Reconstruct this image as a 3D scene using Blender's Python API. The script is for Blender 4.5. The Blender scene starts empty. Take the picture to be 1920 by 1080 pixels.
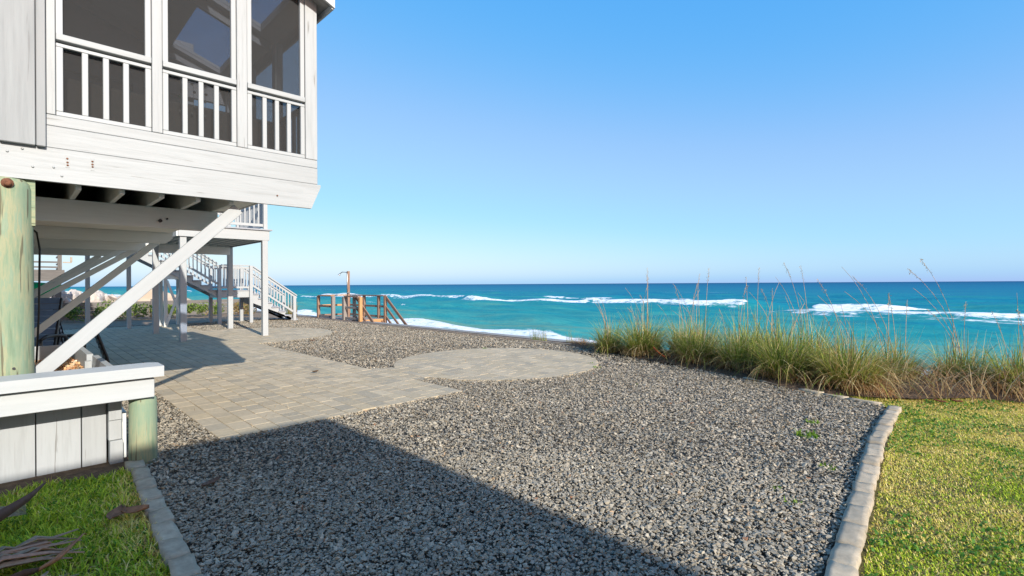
import bpy, bmesh, math, random
import numpy as np
from mathutils import Vector, Matrix, Euler
R = math.radians
random.seed(7); rng = np.random.default_rng(11)
scene = bpy.context.scene
C = scene.collection

# ------------------------------------------------------------------ camera
cam = bpy.data.cameras.new('camera'); camo = bpy.data.objects.new('camera', cam); C.objects.link(camo)
cam.sensor_width = 36.0; cam.lens = 36.0 * 935 / 1920
cam.clip_start = 0.05; cam.clip_end = 80000
cam.shift_y = -7.4 / 1920
camo.location = (0, 0, 1.5)
camo.rotation_euler = (Euler((R(90), 0, R(-45))).to_matrix() @ Matrix.Rotation(R(-0.337), 3, 'Z')).to_euler()
scene.camera = camo

# ------------------------------------------------------------------ sky, sun, exposure
SUND = Vector((0.155, 1.0, -0.483)).normalized()          # direction the sunlight travels
ELEV = math.asin(-SUND.z); AZ = math.pi + math.atan2(0.155, 1.0)
world = bpy.data.worlds.new('World'); scene.world = world; world.use_nodes = True
wn = world.node_tree; wn.nodes.clear()
wo = wn.nodes.new('ShaderNodeOutputWorld'); wb = wn.nodes.new('ShaderNodeBackground')
ws = wn.nodes.new('ShaderNodeTexSky'); ws.sky_type = 'NISHITA'; ws.sun_disc = False
ws.sun_elevation = ELEV; ws.sun_rotation = AZ; ws.altitude = 0
ws.air_density = 0.7; ws.dust_density = 1.0; ws.ozone_density = 1.2
SKY_GRADE = ((0.87, 1.04), (0.88, 0.50), (0.955, 0.10))      # per channel: gain, power (camera's rendering of a clear sky)
sp = wn.nodes.new('ShaderNodeSeparateColor'); cbn = wn.nodes.new('ShaderNodeCombineColor'); wn.links.new(ws.outputs[0], sp.inputs[0])
gnodes = []
for i, (gain, pw) in enumerate(SKY_GRADE):
    sc_ = wn.nodes.new('ShaderNodeMath'); sc_.operation = 'MULTIPLY'; sc_.inputs[1].default_value = 0.155; wn.links.new(sp.outputs[i], sc_.inputs[0])
    po = wn.nodes.new('ShaderNodeMath'); po.operation = 'POWER'; po.inputs[1].default_value = pw; wn.links.new(sc_.outputs[0], po.inputs[0])
    mu_ = wn.nodes.new('ShaderNodeMath'); mu_.operation = 'MULTIPLY'; mu_.inputs[1].default_value = gain / 0.155; wn.links.new(po.outputs[0], mu_.inputs[0])
    last = mu_
    if i == 0:      # a little more red in the middle sky: paler, softer blue between zenith and horizon
        up = wn.nodes.new('ShaderNodeMapRange'); up.interpolation_type = 'SMOOTHSTEP'; dn = wn.nodes.new('ShaderNodeMapRange'); dn.interpolation_type = 'SMOOTHSTEP'
        for q, (lo, hi, a_, b_) in ((up, (.12, .25, 0, .10 / .155)), (dn, (.26, .50, 1, 0))):
            wn.links.new(sc_.outputs[0], q.inputs[0])
            for k_, v_ in zip((1, 2, 3, 4), (lo, hi, a_, b_)): q.inputs[k_].default_value = v_
        pm = wn.nodes.new('ShaderNodeMath'); pm.operation = 'MULTIPLY_ADD'
        wn.links.new(up.outputs[0], pm.inputs[0]); wn.links.new(dn.outputs[0], pm.inputs[1]); wn.links.new(mu_.outputs[0], pm.inputs[2]); last = pm
    wn.links.new(last.outputs[0], cbn.inputs[i]); gnodes.append((po, mu_))
wn.links.new(cbn.outputs[0], wb.inputs[0])
wb.inputs[1].default_value = 0.13
wn.links.new(wb.outputs[0], wo.inputs[0])
sl = bpy.data.lights.new('sun', 'SUN'); sl.energy = 5.0; sl.angle = R(0.5); sl.color = (1.0, 0.95, 0.87)
so = bpy.data.objects.new('sun', sl); C.objects.link(so); so.location = (-5, -20, 20)
so.rotation_euler = SUND.to_track_quat('-Z', 'Y').to_euler()
scene.view_settings.view_transform = 'Standard'; scene.view_settings.look = 'None'
scene.view_settings.gamma = 1.0; scene.view_settings.use_curve_mapping = False
scene.view_settings.exposure = 0.38
scene.cycles.max_bounces = 8; scene.cycles.transparent_max_bounces = 12

# ------------------------------------------------------------------ materials
def newmat(name):
    m = bpy.data.materials.new(name); m.use_nodes = True; nt = m.node_tree; nt.nodes.clear()
    out = nt.nodes.new('ShaderNodeOutputMaterial'); p = nt.nodes.new('ShaderNodeBsdfPrincipled')
    nt.links.new(p.outputs[0], out.inputs[0])
    return m, nt, p, out
def N(nt, t, **kw):
    n = nt.nodes.new(t)
    for k, v in kw.items():
        if k in n.inputs: n.inputs[k].default_value = v
        else: setattr(n, k, v)
    return n
def ramp(nt, stops, src=None):
    r = nt.nodes.new('ShaderNodeValToRGB'); e = r.color_ramp.elements
    while len(e) < len(stops): e.new(0.5)
    for i, (p, c) in enumerate(stops):
        e[i].position = p; e[i].color = (*c, 1) if len(c) == 3 else c
    if src is not None: nt.links.new(src, r.inputs[0])
    return r
def objcoord(nt, scale, rand=True, use='Object'):
    tc = nt.nodes.new('ShaderNodeTexCoord'); mp = nt.nodes.new('ShaderNodeMapping')
    src = tc.outputs[use]
    if rand:
        oi = nt.nodes.new('ShaderNodeObjectInfo'); mu = N(nt, 'ShaderNodeVectorMath', operation='SCALE')
        cb = nt.nodes.new('ShaderNodeCombineXYZ')
        for i in range(3): nt.links.new(oi.outputs['Random'], cb.inputs[i])
        nt.links.new(cb.outputs[0], mu.inputs[0]); mu.inputs['Scale'].default_value = 37.0
        ad = N(nt, 'ShaderNodeVectorMath', operation='ADD')
        nt.links.new(src, ad.inputs[0]); nt.links.new(mu.outputs[0], ad.inputs[1]); src = ad.outputs[0]
    nt.links.new(src, mp.inputs[0]); mp.inputs['Scale'].default_value = scale
    return mp.outputs[0]
def bump(nt, p, h, strength=0.3, dist=0.01):
    b = N(nt, 'ShaderNodeBump', Strength=strength, Distance=dist)
    nt.links.new(h, b.inputs['Height']); nt.links.new(b.outputs[0], p.inputs['Normal'])
    return b
def wood(name, stops, grain=(3, 40, 40), blot=2.0, blotmix=0.35, blotcol=None, rough=0.7, bs=0.35, crack=0.0, crackcol=(0.12, .11, .1), thr=.685):
    """Long axis of every board is its local X, so grain follows the board."""
    m, nt, p, out = newmat(name)
    v = objcoord(nt, grain); n1 = N(nt, 'ShaderNodeTexNoise', Scale=1.0, Detail=6.0, Roughness=0.65)
    nt.links.new(v, n1.inputs['Vector'])
    r = ramp(nt, stops, n1.outputs[0])
    v2 = objcoord(nt, (blot * .5, blot, blot)); n2 = N(nt, 'ShaderNodeTexNoise', Scale=1.0, Detail=4.0, Roughness=0.6)
    nt.links.new(v2, n2.inputs['Vector'])
    col = r.outputs[0]
    if blotcol:
        rr = ramp(nt, [(0.42, (0, 0, 0)), (0.68, (1, 1, 1))], n2.outputs[0])
        mu = N(nt, 'ShaderNodeMath', operation='MULTIPLY'); mu.inputs[1].default_value = blotmix
        nt.links.new(rr.outputs[0], mu.inputs[0])
        mx = N(nt, 'ShaderNodeMix', data_type='RGBA'); nt.links.new(mu.outputs[0], mx.inputs[0])
        nt.links.new(col, mx.inputs[6]); mx.inputs[7].default_value = (*blotcol, 1); col = mx.outputs[2]
    if crack > 0:
        v3 = objcoord(nt, (1.6, 34, 34)); n3 = N(nt, 'ShaderNodeTexNoise', Scale=1.0, Detail=3.0, Roughness=0.5, Distortion=0.4)
        nt.links.new(v3, n3.inputs['Vector'])
        cr = ramp(nt, [(0.0, (0, 0, 0)), (thr, (0, 0, 0)), (thr + .03, (1, 1, 1))], n3.outputs[0])
        mu = N(nt, 'ShaderNodeMath', operation='MULTIPLY'); mu.inputs[1].default_value = crack
        nt.links.new(cr.outputs[0], mu.inputs[0])
        mx = N(nt, 'ShaderNodeMix', data_type='RGBA'); nt.links.new(mu.outputs[0], mx.inputs[0])
        nt.links.new(col, mx.inputs[6]); mx.inputs[7].default_value = (*crackcol, 1); col = mx.outputs[2]
    nt.links.new(col, p.inputs['Base Color']); p.inputs['Roughness'].default_value = rough
    bump(nt, p, n1.outputs[0], bs, 0.004)
    return m
def plain(name, col, rough=0.7, metal=0.0, var=0.15, scale=6.0, bs=0.15, spec=0.5):
    m, nt, p, out = newmat(name)
    v = objcoord(nt, (scale,) * 3); n = N(nt, 'ShaderNodeTexNoise', Scale=1.0, Detail=5.0, Roughness=0.65)
    nt.links.new(v, n.inputs['Vector'])
    lo = tuple(c * (1 - var) for c in col); hi = tuple(min(1, c * (1 + var)) for c in col)
    r = ramp(nt, [(0.3, lo), (0.7, hi)], n.outputs[0]); nt.links.new(r.outputs[0], p.inputs['Base Color'])
    p.inputs['Roughness'].default_value = rough; p.inputs['Metallic'].default_value = metal
    p.inputs['Specular IOR Level'].default_value = spec
    if bs: bump(nt, p, n.outputs[0], bs, 0.01)
    return m
def attrmat(name, rough=0.7, nscale=60.0, var=0.25, bs=0.4, trans=0.0, spec=0.3):
    """colour per piece from the mesh attribute 'col', fine grain on top"""
    m, nt, p, out = newmat(name)
    a = N(nt, 'ShaderNodeAttribute', attribute_name='col')
    v = objcoord(nt, (nscale,) * 3, rand=False); n = N(nt, 'ShaderNodeTexNoise', Scale=1.0, Detail=4.0, Roughness=0.7)
    nt.links.new(v, n.inputs['Vector'])
    mr = N(nt, 'ShaderNodeMapRange'); mr.inputs[1].default_value = 0.25; mr.inputs[2].default_value = 0.75
    mr.inputs[3].default_value = 1 - var; mr.inputs[4].default_value = 1 + var
    nt.links.new(n.outputs[0], mr.inputs[0])
    mu = N(nt, 'ShaderNodeVectorMath', operation='SCALE'); nt.links.new(a.outputs['Color'], mu.inputs[0]); nt.links.new(mr.outputs[0], mu.inputs['Scale'])
    nt.links.new(mu.outputs[0], p.inputs['Base Color']); p.inputs['Roughness'].default_value = rough
    p.inputs['Specular IOR Level'].default_value = spec
    if bs: bump(nt, p, n.outputs[0], bs, 0.005)
    if trans > 0:
        t = N(nt, 'ShaderNodeBsdfTranslucent'); nt.links.new(mu.outputs[0], t.inputs[0])
        ms = N(nt, 'ShaderNodeMixShader', Fac=trans); nt.links.new(p.outputs[0], ms.inputs[1]); nt.links.new(t.outputs[0], ms.inputs[2])
        nt.links.new(ms.outputs[0], out.inputs[0])
    return m

M = {}
M['white'] = wood('white_paint', [(0.22, (.295, .305, .30)), (0.5, (.37, .385, .385)), (0.8, (.39, .405, .405))], (1.6, 26, 26), 1.8, 0.5, (.32, .33, .325), 0.55, 0.8, crack=0.85, crackcol=(.19, .185, .17), thr=.682)
M['white_clean'] = wood('white_paint_clean', [(0.3, (.365, .38, .38)), (0.7, (.40, .415, .415))], (1.8, 26, 26), 1.8, 0.35, (.345, .355, .35), 0.5, 0.35, crack=.3, crackcol=(.30, .29, .27))
M['white_cap'] = wood('white_paint_brightened', [(0.3, (.42, .435, .43)), (0.7, (.46, .475, .47))], (1.8, 26, 26), 1.8, 0.3, (.40, .41, .40), 0.5, 0.35, crack=.4, crackcol=(.30, .29, .27))  # white lightened where low sun leaves it dull; brightness put into the colour
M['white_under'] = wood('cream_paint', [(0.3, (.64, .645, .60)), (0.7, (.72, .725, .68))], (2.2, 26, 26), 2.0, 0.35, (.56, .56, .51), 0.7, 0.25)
M['greywall'] = wood('grey_weathered_paint', [(0.2, (.215, .225, .225)), (0.5, (.28, .29, .29)), (0.8, (.32, .335, .335))], (1.2, 22, 22), 3.0, 0.6, (.30, .30, .295), 0.7, 0.9, crack=0.8, crackcol=(.20, .20, .20))
M['dark_under'] = wood('bare_underfloor', [(0.3, (.50, .46, .38)), (0.7, (.66, .61, .52))], (2, 20, 20), 2, .3, (.35, .3, .24), 0.9, 0.3)
M['pile'] = wood('green_treated_pile', [(0.26, (.13, .17, .095)), (0.42, (.22, .28, .175)), (0.53, (.33, .32, .19)), (0.60, (.23, .30, .20)), (0.78, (.37, .37, .26))], (2.6, 24, 24), 5.0, 0.7, (.19, .28, .19), 0.85, 1.0, crack=0.8, crackcol=(.10, .085, .05), thr=.625)
M['brown'] = wood('brown_deck_wood', [(0.25, (.17, .09, .055)), (0.55, (.28, .165, .105)), (0.8, (.37, .24, .165))], (2, 24, 24), 2.0, 0.5, (.17, .11, .085), 0.7, 0.3)
M['greywood'] = wood('grey_wood', [(0.25, (.19, .165, .145)), (0.75, (.33, .29, .255))], (2, 24, 24), 2.0, 0.4, (.24, .2, .17), 0.85, 0.4)
M['orange_wood'] = wood('new_orange_wood', [(0.25, (.38, .19, .07)), (0.75, (.56, .31, .13))], (2, 24, 24), 2.0, 0.3, (.4, .23, .1), 0.65, 0.2)
M['oldtimber'] = wood('old_grey_timber', [(0.25, (.10, .09, .08)), (0.75, (.20, .18, .16))], (2, 24, 24), 2.0, 0.4, (.12, .1, .09), 0.9, 0.4)
M['tread'] = wood('grey_stair_tread', [(0.3, (.28, .29, .31)), (0.7, (.38, .39, .41))], (2, 24, 24), 2.0, 0.3, (.3, .3, .32), 0.8, 0.3)
M['edging'] = wood('tan_edging_wood', [(0.3, (.33, .26, .19)), (0.7, (.48, .39, .30))], (2, 24, 24), 3.0, 0.4, (.25, .19, .14), 0.85, 0.4)
M['rust'] = plain('rusty_iron', (.20, .085, .045), 0.85, 0.3, 0.5, 40, 0.5)
M['black'] = plain('black_rubber', (.016, .016, .017), 0.5, 0, 0.2)
M['blackmetal'] = plain('black_metal_frame', (.02, .02, .022), 0.4, 0.4, 0.2)
M['blue'] = plain('dusty_blue_slats', (.14, .22, .36), 0.55, 0, 0.2)
M['bluegrey'] = plain('blue_grey_slats', (.26, .32, .38), 0.55, 0, 0.2)
M['green'] = plain('green_plastic', (.0, .52, .20), 0.35, 0, 0.05, 6, 0)
M['orange'] = plain('orange_plastic', (.75, .16, .03), 0.35, 0, 0.05, 6, 0)
M['steel'] = plain('dull_steel', (.45, .45, .44), 0.35, 0.9, 0.1)
M['concrete'] = plain('seawall_concrete', (.26, .25, .225), 0.9, 0, 0.25, 3.0, 0.4)
M['rock'] = plain('pale_rock', (.46, .40, .35), 0.9, 0, 0.35, 2.5, 0.7)
M['cushion'] = plain('grey_beige_cushion', (.22, .21, .19), 0.95, 0, 0.15, 14, 0.3)
M['roof'] = plain('roof_shingle', (.30, .29, .28), 0.9, 0, 0.25, 12, 0.5)
M['ceil'] = wood('porch_ceiling', [(0.3, (.36, .35, .33)), (0.7, (.46, .45, .43))], (1, 14, 14), 2, .3, (.36, .35, .33), .8, .2)
M['shingle_far'] = plain('far_house_wall', (.62, .60, .57), 0.85, 0, 0.1)
M['tanwall'] = plain('far_tan_wall', (.55, .40, .28), 0.85, 0, 0.1)

def groundmat(name, stops, scale=3.0, bs=0.5, dist=0.02, stretch=(1, 1, 1), fine=60.0):
    m, nt, p, out = newmat(name)
    v = objcoord(nt, tuple(scale * s for s in stretch), rand=False); n = N(nt, 'ShaderNodeTexNoise', Scale=1.0, Detail=9.0, Roughness=0.68)
    nt.links.new(v, n.inputs['Vector']); r = ramp(nt, stops, n.outputs[0]); nt.links.new(r.outputs[0], p.inputs['Base Color'])
    v2 = objcoord(nt, (fine,) * 3, rand=False); n2 = N(nt, 'ShaderNodeTexNoise', Scale=1.0, Detail=4.0, Roughness=0.7)
    nt.links.new(v2, n2.inputs['Vector']); bump(nt, p, n2.outputs[0], bs, dist); p.inputs['Roughness'].default_value = 0.95
    p.inputs['Specular IOR Level'].default_value = 0.2
    return m
M['dirt'] = groundmat('sandy_dirt', [(0.3, (.16, .11, .075)), (0.5, (.24, .175, .12)), (0.7, (.34, .26, .18))], 4.0)
M['darkdirt'] = groundmat('dark_mulch_dirt', [(0.3, (.05, .035, .025)), (0.5, (.11, .075, .05)), (0.7, (.19, .13, .085))], 14.0, 0.8)
M['sand'] = groundmat('beach_sand', [(0.3, (.30, .255, .20)), (0.5, (.36, .31, .25)), (0.7, (.43, .37, .30))], 0.6, 0.2)
M['sandpile'] = groundmat('sand_pile', [(0.3, (.50, .35, .22)), (0.5, (.58, .42, .28)), (0.7, (.66, .50, .35))], 0.8, 0.3)
M['gravelbase'] = groundmat('gravel_bed', [(0.3, (.05, .043, .034)), (0.5, (.12, .105, .085)), (0.7, (.22, .19, .15))], 30.0, 1.0, 0.02)
M['lawnsoil'] = groundmat('lawn_soil', [(0.3, (.05, .045, .012)), (0.5, (.13, .11, .035)), (0.7, (.24, .19, .07))], 9.0, 0.8)
M['mortar'] = groundmat('joint_sand', [(0.3, (.17, .145, .10)), (0.7, (.25, .215, .15))], 9.0, 0.4)
M['stone'] = attrmat('crushed_stone', 0.75, 70, 0.3, 0.35)
M['blade'] = attrmat('grass_blade', 0.6, 40, 0.2, 0, trans=0.35, spec=0.3)
M['deadleaf'] = attrmat('dead_leaf', 0.7, 40, 0.3, 0.3, trans=0.12)
M['paver_many'] = attrmat('paver_concrete_far', 0.9, 22, 0.16, 0.3)
M['kerb'] = None
def pavermat(name, nscale=22, var=.16):
    m, nt, p, out = newmat(name)
    oi = nt.nodes.new('ShaderNodeObjectInfo')
    v = objcoord(nt, (nscale,) * 3); n = N(nt, 'ShaderNodeTexNoise', Scale=1.0, Detail=6.0, Roughness=0.7)
    nt.links.new(v, n.inputs['Vector'])
    v2 = objcoord(nt, (1.1, 1.1, 1.1), rand=False, use='Object')
    mr = N(nt, 'ShaderNodeMapRange'); mr.inputs[1].default_value = 0.25; mr.inputs[2].default_value = 0.75
    mr.inputs[3].default_value = 1 - var; mr.inputs[4].default_value = 1 + var; nt.links.new(n.outputs[0], mr.inputs[0])
    mu = N(nt, 'ShaderNodeVectorMath', operation='SCALE'); nt.links.new(oi.outputs['Color'], mu.inputs[0]); nt.links.new(mr.outputs[0], mu.inputs['Scale'])
    nt.links.new(mu.outputs[0], p.inputs['Base Color']); p.inputs['Roughness'].default_value = 0.9; p.inputs['Specular IOR Level'].default_value = .25
    bump(nt, p, n.outputs[0], 0.35, 0.004)
    return m
M['paver'] = pavermat('paver_concrete')
M['kerb'] = pavermat('kerb_stone', 14, .3)
def screenmat(name, lo, hi):
    m, nt, p, out = newmat(name)
    nt.nodes.remove(p)
    t = N(nt, 'ShaderNodeBsdfTransparent'); d = N(nt, 'ShaderNodeBsdfDiffuse'); d.inputs[0].default_value = (.05, .05, .05, 1)
    v = objcoord(nt, (1, 1, 1), rand=False); n = N(nt, 'ShaderNodeTexNoise', Scale=3.0, Detail=3.0); nt.links.new(v, n.inputs[0])
    mr = N(nt, 'ShaderNodeMapRange'); mr.inputs[3].default_value = lo; mr.inputs[4].default_value = hi; nt.links.new(n.outputs[0], mr.inputs[0])
    ms = N(nt, 'ShaderNodeMixShader'); nt.links.new(mr.outputs[0], ms.inputs[0])
    nt.links.new(t.outputs[0], ms.inputs[1]); nt.links.new(d.outputs[0], ms.inputs[2]); nt.links.new(ms.outputs[0], out.inputs[0])
    return m
M['screen'] = screenmat('insect_screen', .52, .62); M['screen_thin'] = screenmat('insect_screen_seaward', .12, .2)
def glassmat():
    m, nt, p, out = newmat('skylight_glass')
    nt.nodes.remove(p)
    t = N(nt, 'ShaderNodeBsdfTransparent'); t.inputs[0].default_value = (.75, .8, .9, 1); g = N(nt, 'ShaderNodeBsdfGlossy', Roughness=0.02)
    ms = N(nt, 'ShaderNodeMixShader', Fac=0.08); nt.links.new(t.outputs[0], ms.inputs[1]); nt.links.new(g.outputs[0], ms.inputs[2]); nt.links.new(ms.outputs[0], out.inputs[0])
    return m
M['glass'] = glassmat()
M['darkglass'] = plain('dark_window_glass', (.03, .04, .05), 0.05, 0, 0.1, 3, 0)

# ------------------------------------------------------------------ object helpers
W = {}
def props(o, label=None, cat=None, group=None, kind=None):
    if label: o['label'] = label
    if cat: o['category'] = cat
    if group: o['group'] = group
    if kind: o['kind'] = kind
    return o
def link(name, data, parent=None, mat=None, Mx=None):
    o = bpy.data.objects.new(name, data); C.objects.link(o)
    Mx = Mx or Matrix.Identity(4)
    if parent is not None:
        o.parent = parent; o.matrix_parent_inverse = W[parent.name].inverted()
    o.matrix_basis = Mx; W[o.name] = Mx
    if mat is not None and data is not None and len(data.materials) == 0: data.materials.append(M[mat])
    return o
def thing(name, loc, label, cat, group=None):
    o = link(name, None, None, None, Matrix.Translation(loc)); o.empty_display_size = 0.2
    return props(o, label, cat, group)
_bc = {}
def boxmesh(L, T, H, mat, b):
    k = (round(L, 3), round(T, 3), round(H, 3), mat, round(b, 4))
    if k not in _bc:
        bm = bmesh.new(); bmesh.ops.create_cube(bm, size=1)
        for v in bm.verts: v.co = Vector((v.co.x * L, v.co.y * T, v.co.z * H))
        b = min(b, .3 * min(L, T, H))
        if b > 0: bmesh.ops.bevel(bm, geom=bm.edges[:] , offset=b, segments=1, affect='EDGES')
        me = bpy.data.meshes.new('board'); bm.to_mesh(me); bm.free(); me.materials.append(M[mat]); _bc[k] = me
    return _bc[k]
def brd(name, p0, p1, h, t, mat, parent=None, up=(0, 0, 1), b=0.004):
    """board from p0 to p1: h across 'up', t sideways, grain along its length"""
    p0, p1 = Vector(p0), Vector(p1); x = p1 - p0; L = x.length; x.normalize(); up = Vector(up)
    y = up.cross(x)
    if y.length < 1e-4: y = Vector((0, 1, 0)).cross(x)
    y.normalize(); z = x.cross(y)
    Mx = Matrix((( x.x, y.x, z.x, 0), (x.y, y.y, z.y, 0), (x.z, y.z, z.z, 0), (0, 0, 0, 1)))
    Mx = Matrix.Translation((p0 + p1) / 2) @ Mx
    return link(name, boxmesh(L, t, h, mat, b), parent, None, Mx)
def box(name, x0, x1, y0, y1, z0, z1, mat, parent=None, b=0.004):
    d = (x1 - x0, y1 - y0, z1 - z0); c = ((x0 + x1) / 2, (y0 + y1) / 2, (z0 + z1) / 2); a = d.index(max(d))
    if a == 0: return brd(name, (x0, c[1], c[2]), (x1, c[1], c[2]), d[2], d[1], mat, parent, (0, 0, 1), b)
    if a == 1: return brd(name, (c[0], y0, c[2]), (c[0], y1, c[2]), d[2], d[0], mat, parent, (0, 0, 1), b)
    return brd(name, (c[0], c[1], z0), (c[0], c[1], z1), d[0], d[1], mat, parent, (1, 0, 0), b)
def prism(name, pts, ext, mat, parent=None, kind=None):
    """polygon of 3-D points pushed along ext; origin at its centre"""
    pts = [Vector(p) for p in pts]; e = Vector(ext); n = len(pts); c = sum(pts, Vector()) / n + e / 2
    vs = [p - c for p in pts] + [p + e - c for p in pts]
    fs = [list(range(n))[::-1], [n + i for i in range(n)]] + [[i, (i + 1) % n, n + (i + 1) % n, n + i] for i in range(n)]
    me = bpy.data.meshes.new(name); me.from_pydata(vs, [], fs); bm = bmesh.new(); bm.from_mesh(me)
    bmesh.ops.recalc_face_normals(bm, faces=bm.faces[:]); bm.to_mesh(me); bm.free(); me.materials.append(M[mat])
    return link(name, me, parent, None, Matrix.Translation(c))
def lathe(name, prof, mat, parent, loc, n=20, axis=None, jitter=0):
    """prof = [(r, h)]; spun about local X so that grain runs along it (axis = direction of h)"""
    bm = bmesh.new(); rings = []
    for r, h in prof:
        rings.append([bm.verts.new((h, (r + random.uniform(-jitter, jitter)) * math.cos(2 * math.pi * i / n), r * math.sin(2 * math.pi * i / n))) for i in range(n)])
    for a, b in zip(rings, rings[1:]):
        for i in range(n): bm.faces.new((a[i], a[(i + 1) % n], b[(i + 1) % n], b[i]))
    bm.faces.new(rings[0][::-1]); bm.faces.new(rings[-1]); bmesh.ops.recalc_face_normals(bm, faces=bm.faces[:])
    me = bpy.data.meshes.new(name); bm.to_mesh(me); bm.free()
    for p in me.polygons: p.use_smooth = len(p.vertices) == 4
    me.materials.append(M[mat]); x = Vector(axis or (0, 0, 1)).normalized()
    q = Vector((1, 0, 0)).rotation_difference(x).to_matrix().to_4x4()
    return link(name, me, parent, None, Matrix.Translation(loc) @ q)
def tube(name, pts, r, mat, parent=None, n=6, taper=1.0):
    pts = [Vector(p) for p in pts]; base = pts[0].copy(); bm = bmesh.new(); rings = []
    for i, p in enumerate(pts):
        t = (pts[min(i + 1, len(pts) - 1)] - pts[max(i - 1, 0)]).normalized(); u = t.orthogonal().normalized(); w = t.cross(u)
        rr = r * (1 + (taper - 1) * i / (len(pts) - 1))
        rings.append([bm.verts.new(p - base + (u * math.cos(k * 2 * math.pi / n) + w * math.sin(k * 2 * math.pi / n)) * rr) for k in range(n)])
    for a, b in zip(rings, rings[1:]):
        best = min(range(n), key=lambda s: (a[0].co - b[s].co).length)
        for i in range(n): bm.faces.new((a[i], a[(i + 1) % n], b[(i + 1 + best) % n], b[(i + best) % n]))
    bm.faces.new(rings[0][::-1]); bm.faces.new(rings[-1]); bmesh.ops.recalc_face_normals(bm, faces=bm.faces[:])
    me = bpy.data.meshes.new(name); bm.to_mesh(me); bm.free(); me.materials.append(M[mat])
    for p in me.polygons: p.use_smooth = len(p.vertices) == 4
    return link(name, me, parent, None, Matrix.Translation(base))
def npmesh(name, V, F, mat, col=None, parent=None, loc=(0, 0, 0), smooth=False):
    """V (n,3), F (m,3 or 4) arrays, col (n,3) per vertex"""
    me = bpy.data.meshes.new(name); V = np.asarray(V, np.float32) - np.array(loc, np.float32); F = np.asarray(F, np.int32); k = F.shape[1]
    me.vertices.add(len(V)); me.vertices.foreach_set('co', V.ravel())
    me.loops.add(F.size); me.loops.foreach_set('vertex_index', F.ravel())
    me.polygons.add(len(F)); me.polygons.foreach_set('loop_start', np.arange(0, F.size, k, dtype=np.int32)); me.polygons.foreach_set('loop_total', np.full(len(F), k, np.int32))
    me.polygons.foreach_set('use_smooth', np.full(len(F), smooth))
    if col is not None:
        a = me.attributes.new('col', 'FLOAT_COLOR', 'POINT'); c = np.ones((len(V), 4), np.float32); c[:, :3] = col; a.data.foreach_set('color', c.ravel())
    me.update(); me.validate(); me.materials.append(M[mat])
    return link(name, me, parent, None, Matrix.Translation(loc))
def rotm(rx, ry, rz):
    cx, sx, cy, sy, cz, sz = np.cos(rx), np.sin(rx), np.cos(ry), np.sin(ry), np.cos(rz), np.sin(rz)
    Rm = np.empty((len(rx), 3, 3))
    Rm[:, 0, 0] = cz * cy; Rm[:, 0, 1] = cz * sy * sx - sz * cx; Rm[:, 0, 2] = cz * sy * cx + sz * sx
    Rm[:, 1, 0] = sz * cy; Rm[:, 1, 1] = sz * sy * sx + cz * cx; Rm[:, 1, 2] = sz * sy * cx - cz * sx
    Rm[:, 2, 0] = -sy; Rm[:, 2, 1] = cy * sx; Rm[:, 2, 2] = cy * cx
    return Rm
def scatter(protos, pos, rx, ry, rz, scl, col):
    Vs, Fs, Cs, off = [], [], [], 0
    which = rng.integers(0, len(protos), len(pos)); Rm = rotm(rx, ry, rz)
    for k, (pv, pf) in enumerate(protos):
        i = np.where(which == k)[0]
        if len(i) == 0: continue
        v = pv[None] * scl[i][:, None, :]; v = np.einsum('nij,nkj->nki', Rm[i], v) + pos[i][:, None, :]
        Vs.append(v.reshape(-1, 3)); Fs.append((pf[None] + (np.arange(len(i)) * len(pv))[:, None, None]).reshape(-1, 3) + off)
        Cs.append(np.repeat(col[i], len(pv), 0)); off += len(i) * len(pv)
    return np.concatenate(Vs), np.concatenate(Fs), np.concatenate(Cs)
def hullproto(npts, flat=(1, .75, .55)):
    bm = bmesh.new(); p = rng.normal(size=(npts, 3)); p /= np.linalg.norm(p, axis=1)[:, None]; p *= rng.uniform(.75, 1.05, (npts, 1)); p *= np.array(flat) * rng.uniform(.8, 1.2, 3)
    for q in p: bm.verts.new(q)
    r = bmesh.ops.convex_hull(bm, input=bm.verts[:]); junk = [g for g in r['geom_interior'] if isinstance(g, bmesh.types.BMVert)]
    bmesh.ops.delete(bm, geom=junk, context='VERTS'); bmesh.ops.triangulate(bm, faces=bm.faces[:]); bm.verts.ensure_lookup_table(); bm.verts.index_update()
    v = np.array([x.co[:] for x in bm.verts]); f = np.array([[x.index for x in fc.verts] for fc in bm.faces]); bm.free()
    return v, f

# value noise for layout
_g = rng.random((64, 64))
def vnoise(x, y):
    xi, yi = np.floor(x).astype(int), np.floor(y).astype(int); fx, fy = x - xi, y - yi; fx, fy = fx * fx * (3 - 2 * fx), fy * fy * (3 - 2 * fy)
    g = lambda a, b: _g[a % 64, b % 64]
    return (g(xi, yi) * (1 - fx) + g(xi + 1, yi) * fx) * (1 - fy) + (g(xi, yi + 1) * (1 - fx) + g(xi + 1, yi + 1) * fx) * fy
def fbm(x, y): return (vnoise(x, y) + .5 * vnoise(2.1 * x + 5, 2.1 * y + 9) + .25 * vnoise(4.3 * x + 2, 4.3 * y + 7)) / 1.75

# ================================================================== THE SETTING
CL_L = (6.62, 7.05, 1.95)        # round patio
CL_N = (4.75, 16.35, 2.66)       # round end of the long patio

def sheet(name, polys, z, mat):
    vs, fs = [], []
    for poly in polys:
        fs.append(list(range(len(vs), len(vs) + len(poly)))); vs += [(x, y, z) for x, y in poly]
    me = bpy.data.meshes.new(name); me.from_pydata(vs, [], fs); me.materials.append(M[mat])
    return props(link(name, me), kind='structure')
rect = lambda a, b, c, d: [(a, c), (b, c), (b, d), (a, d)]
sheet('ground', [rect(-600, 9.98, -600, 900)], -0.075, 'dirt')
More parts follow.
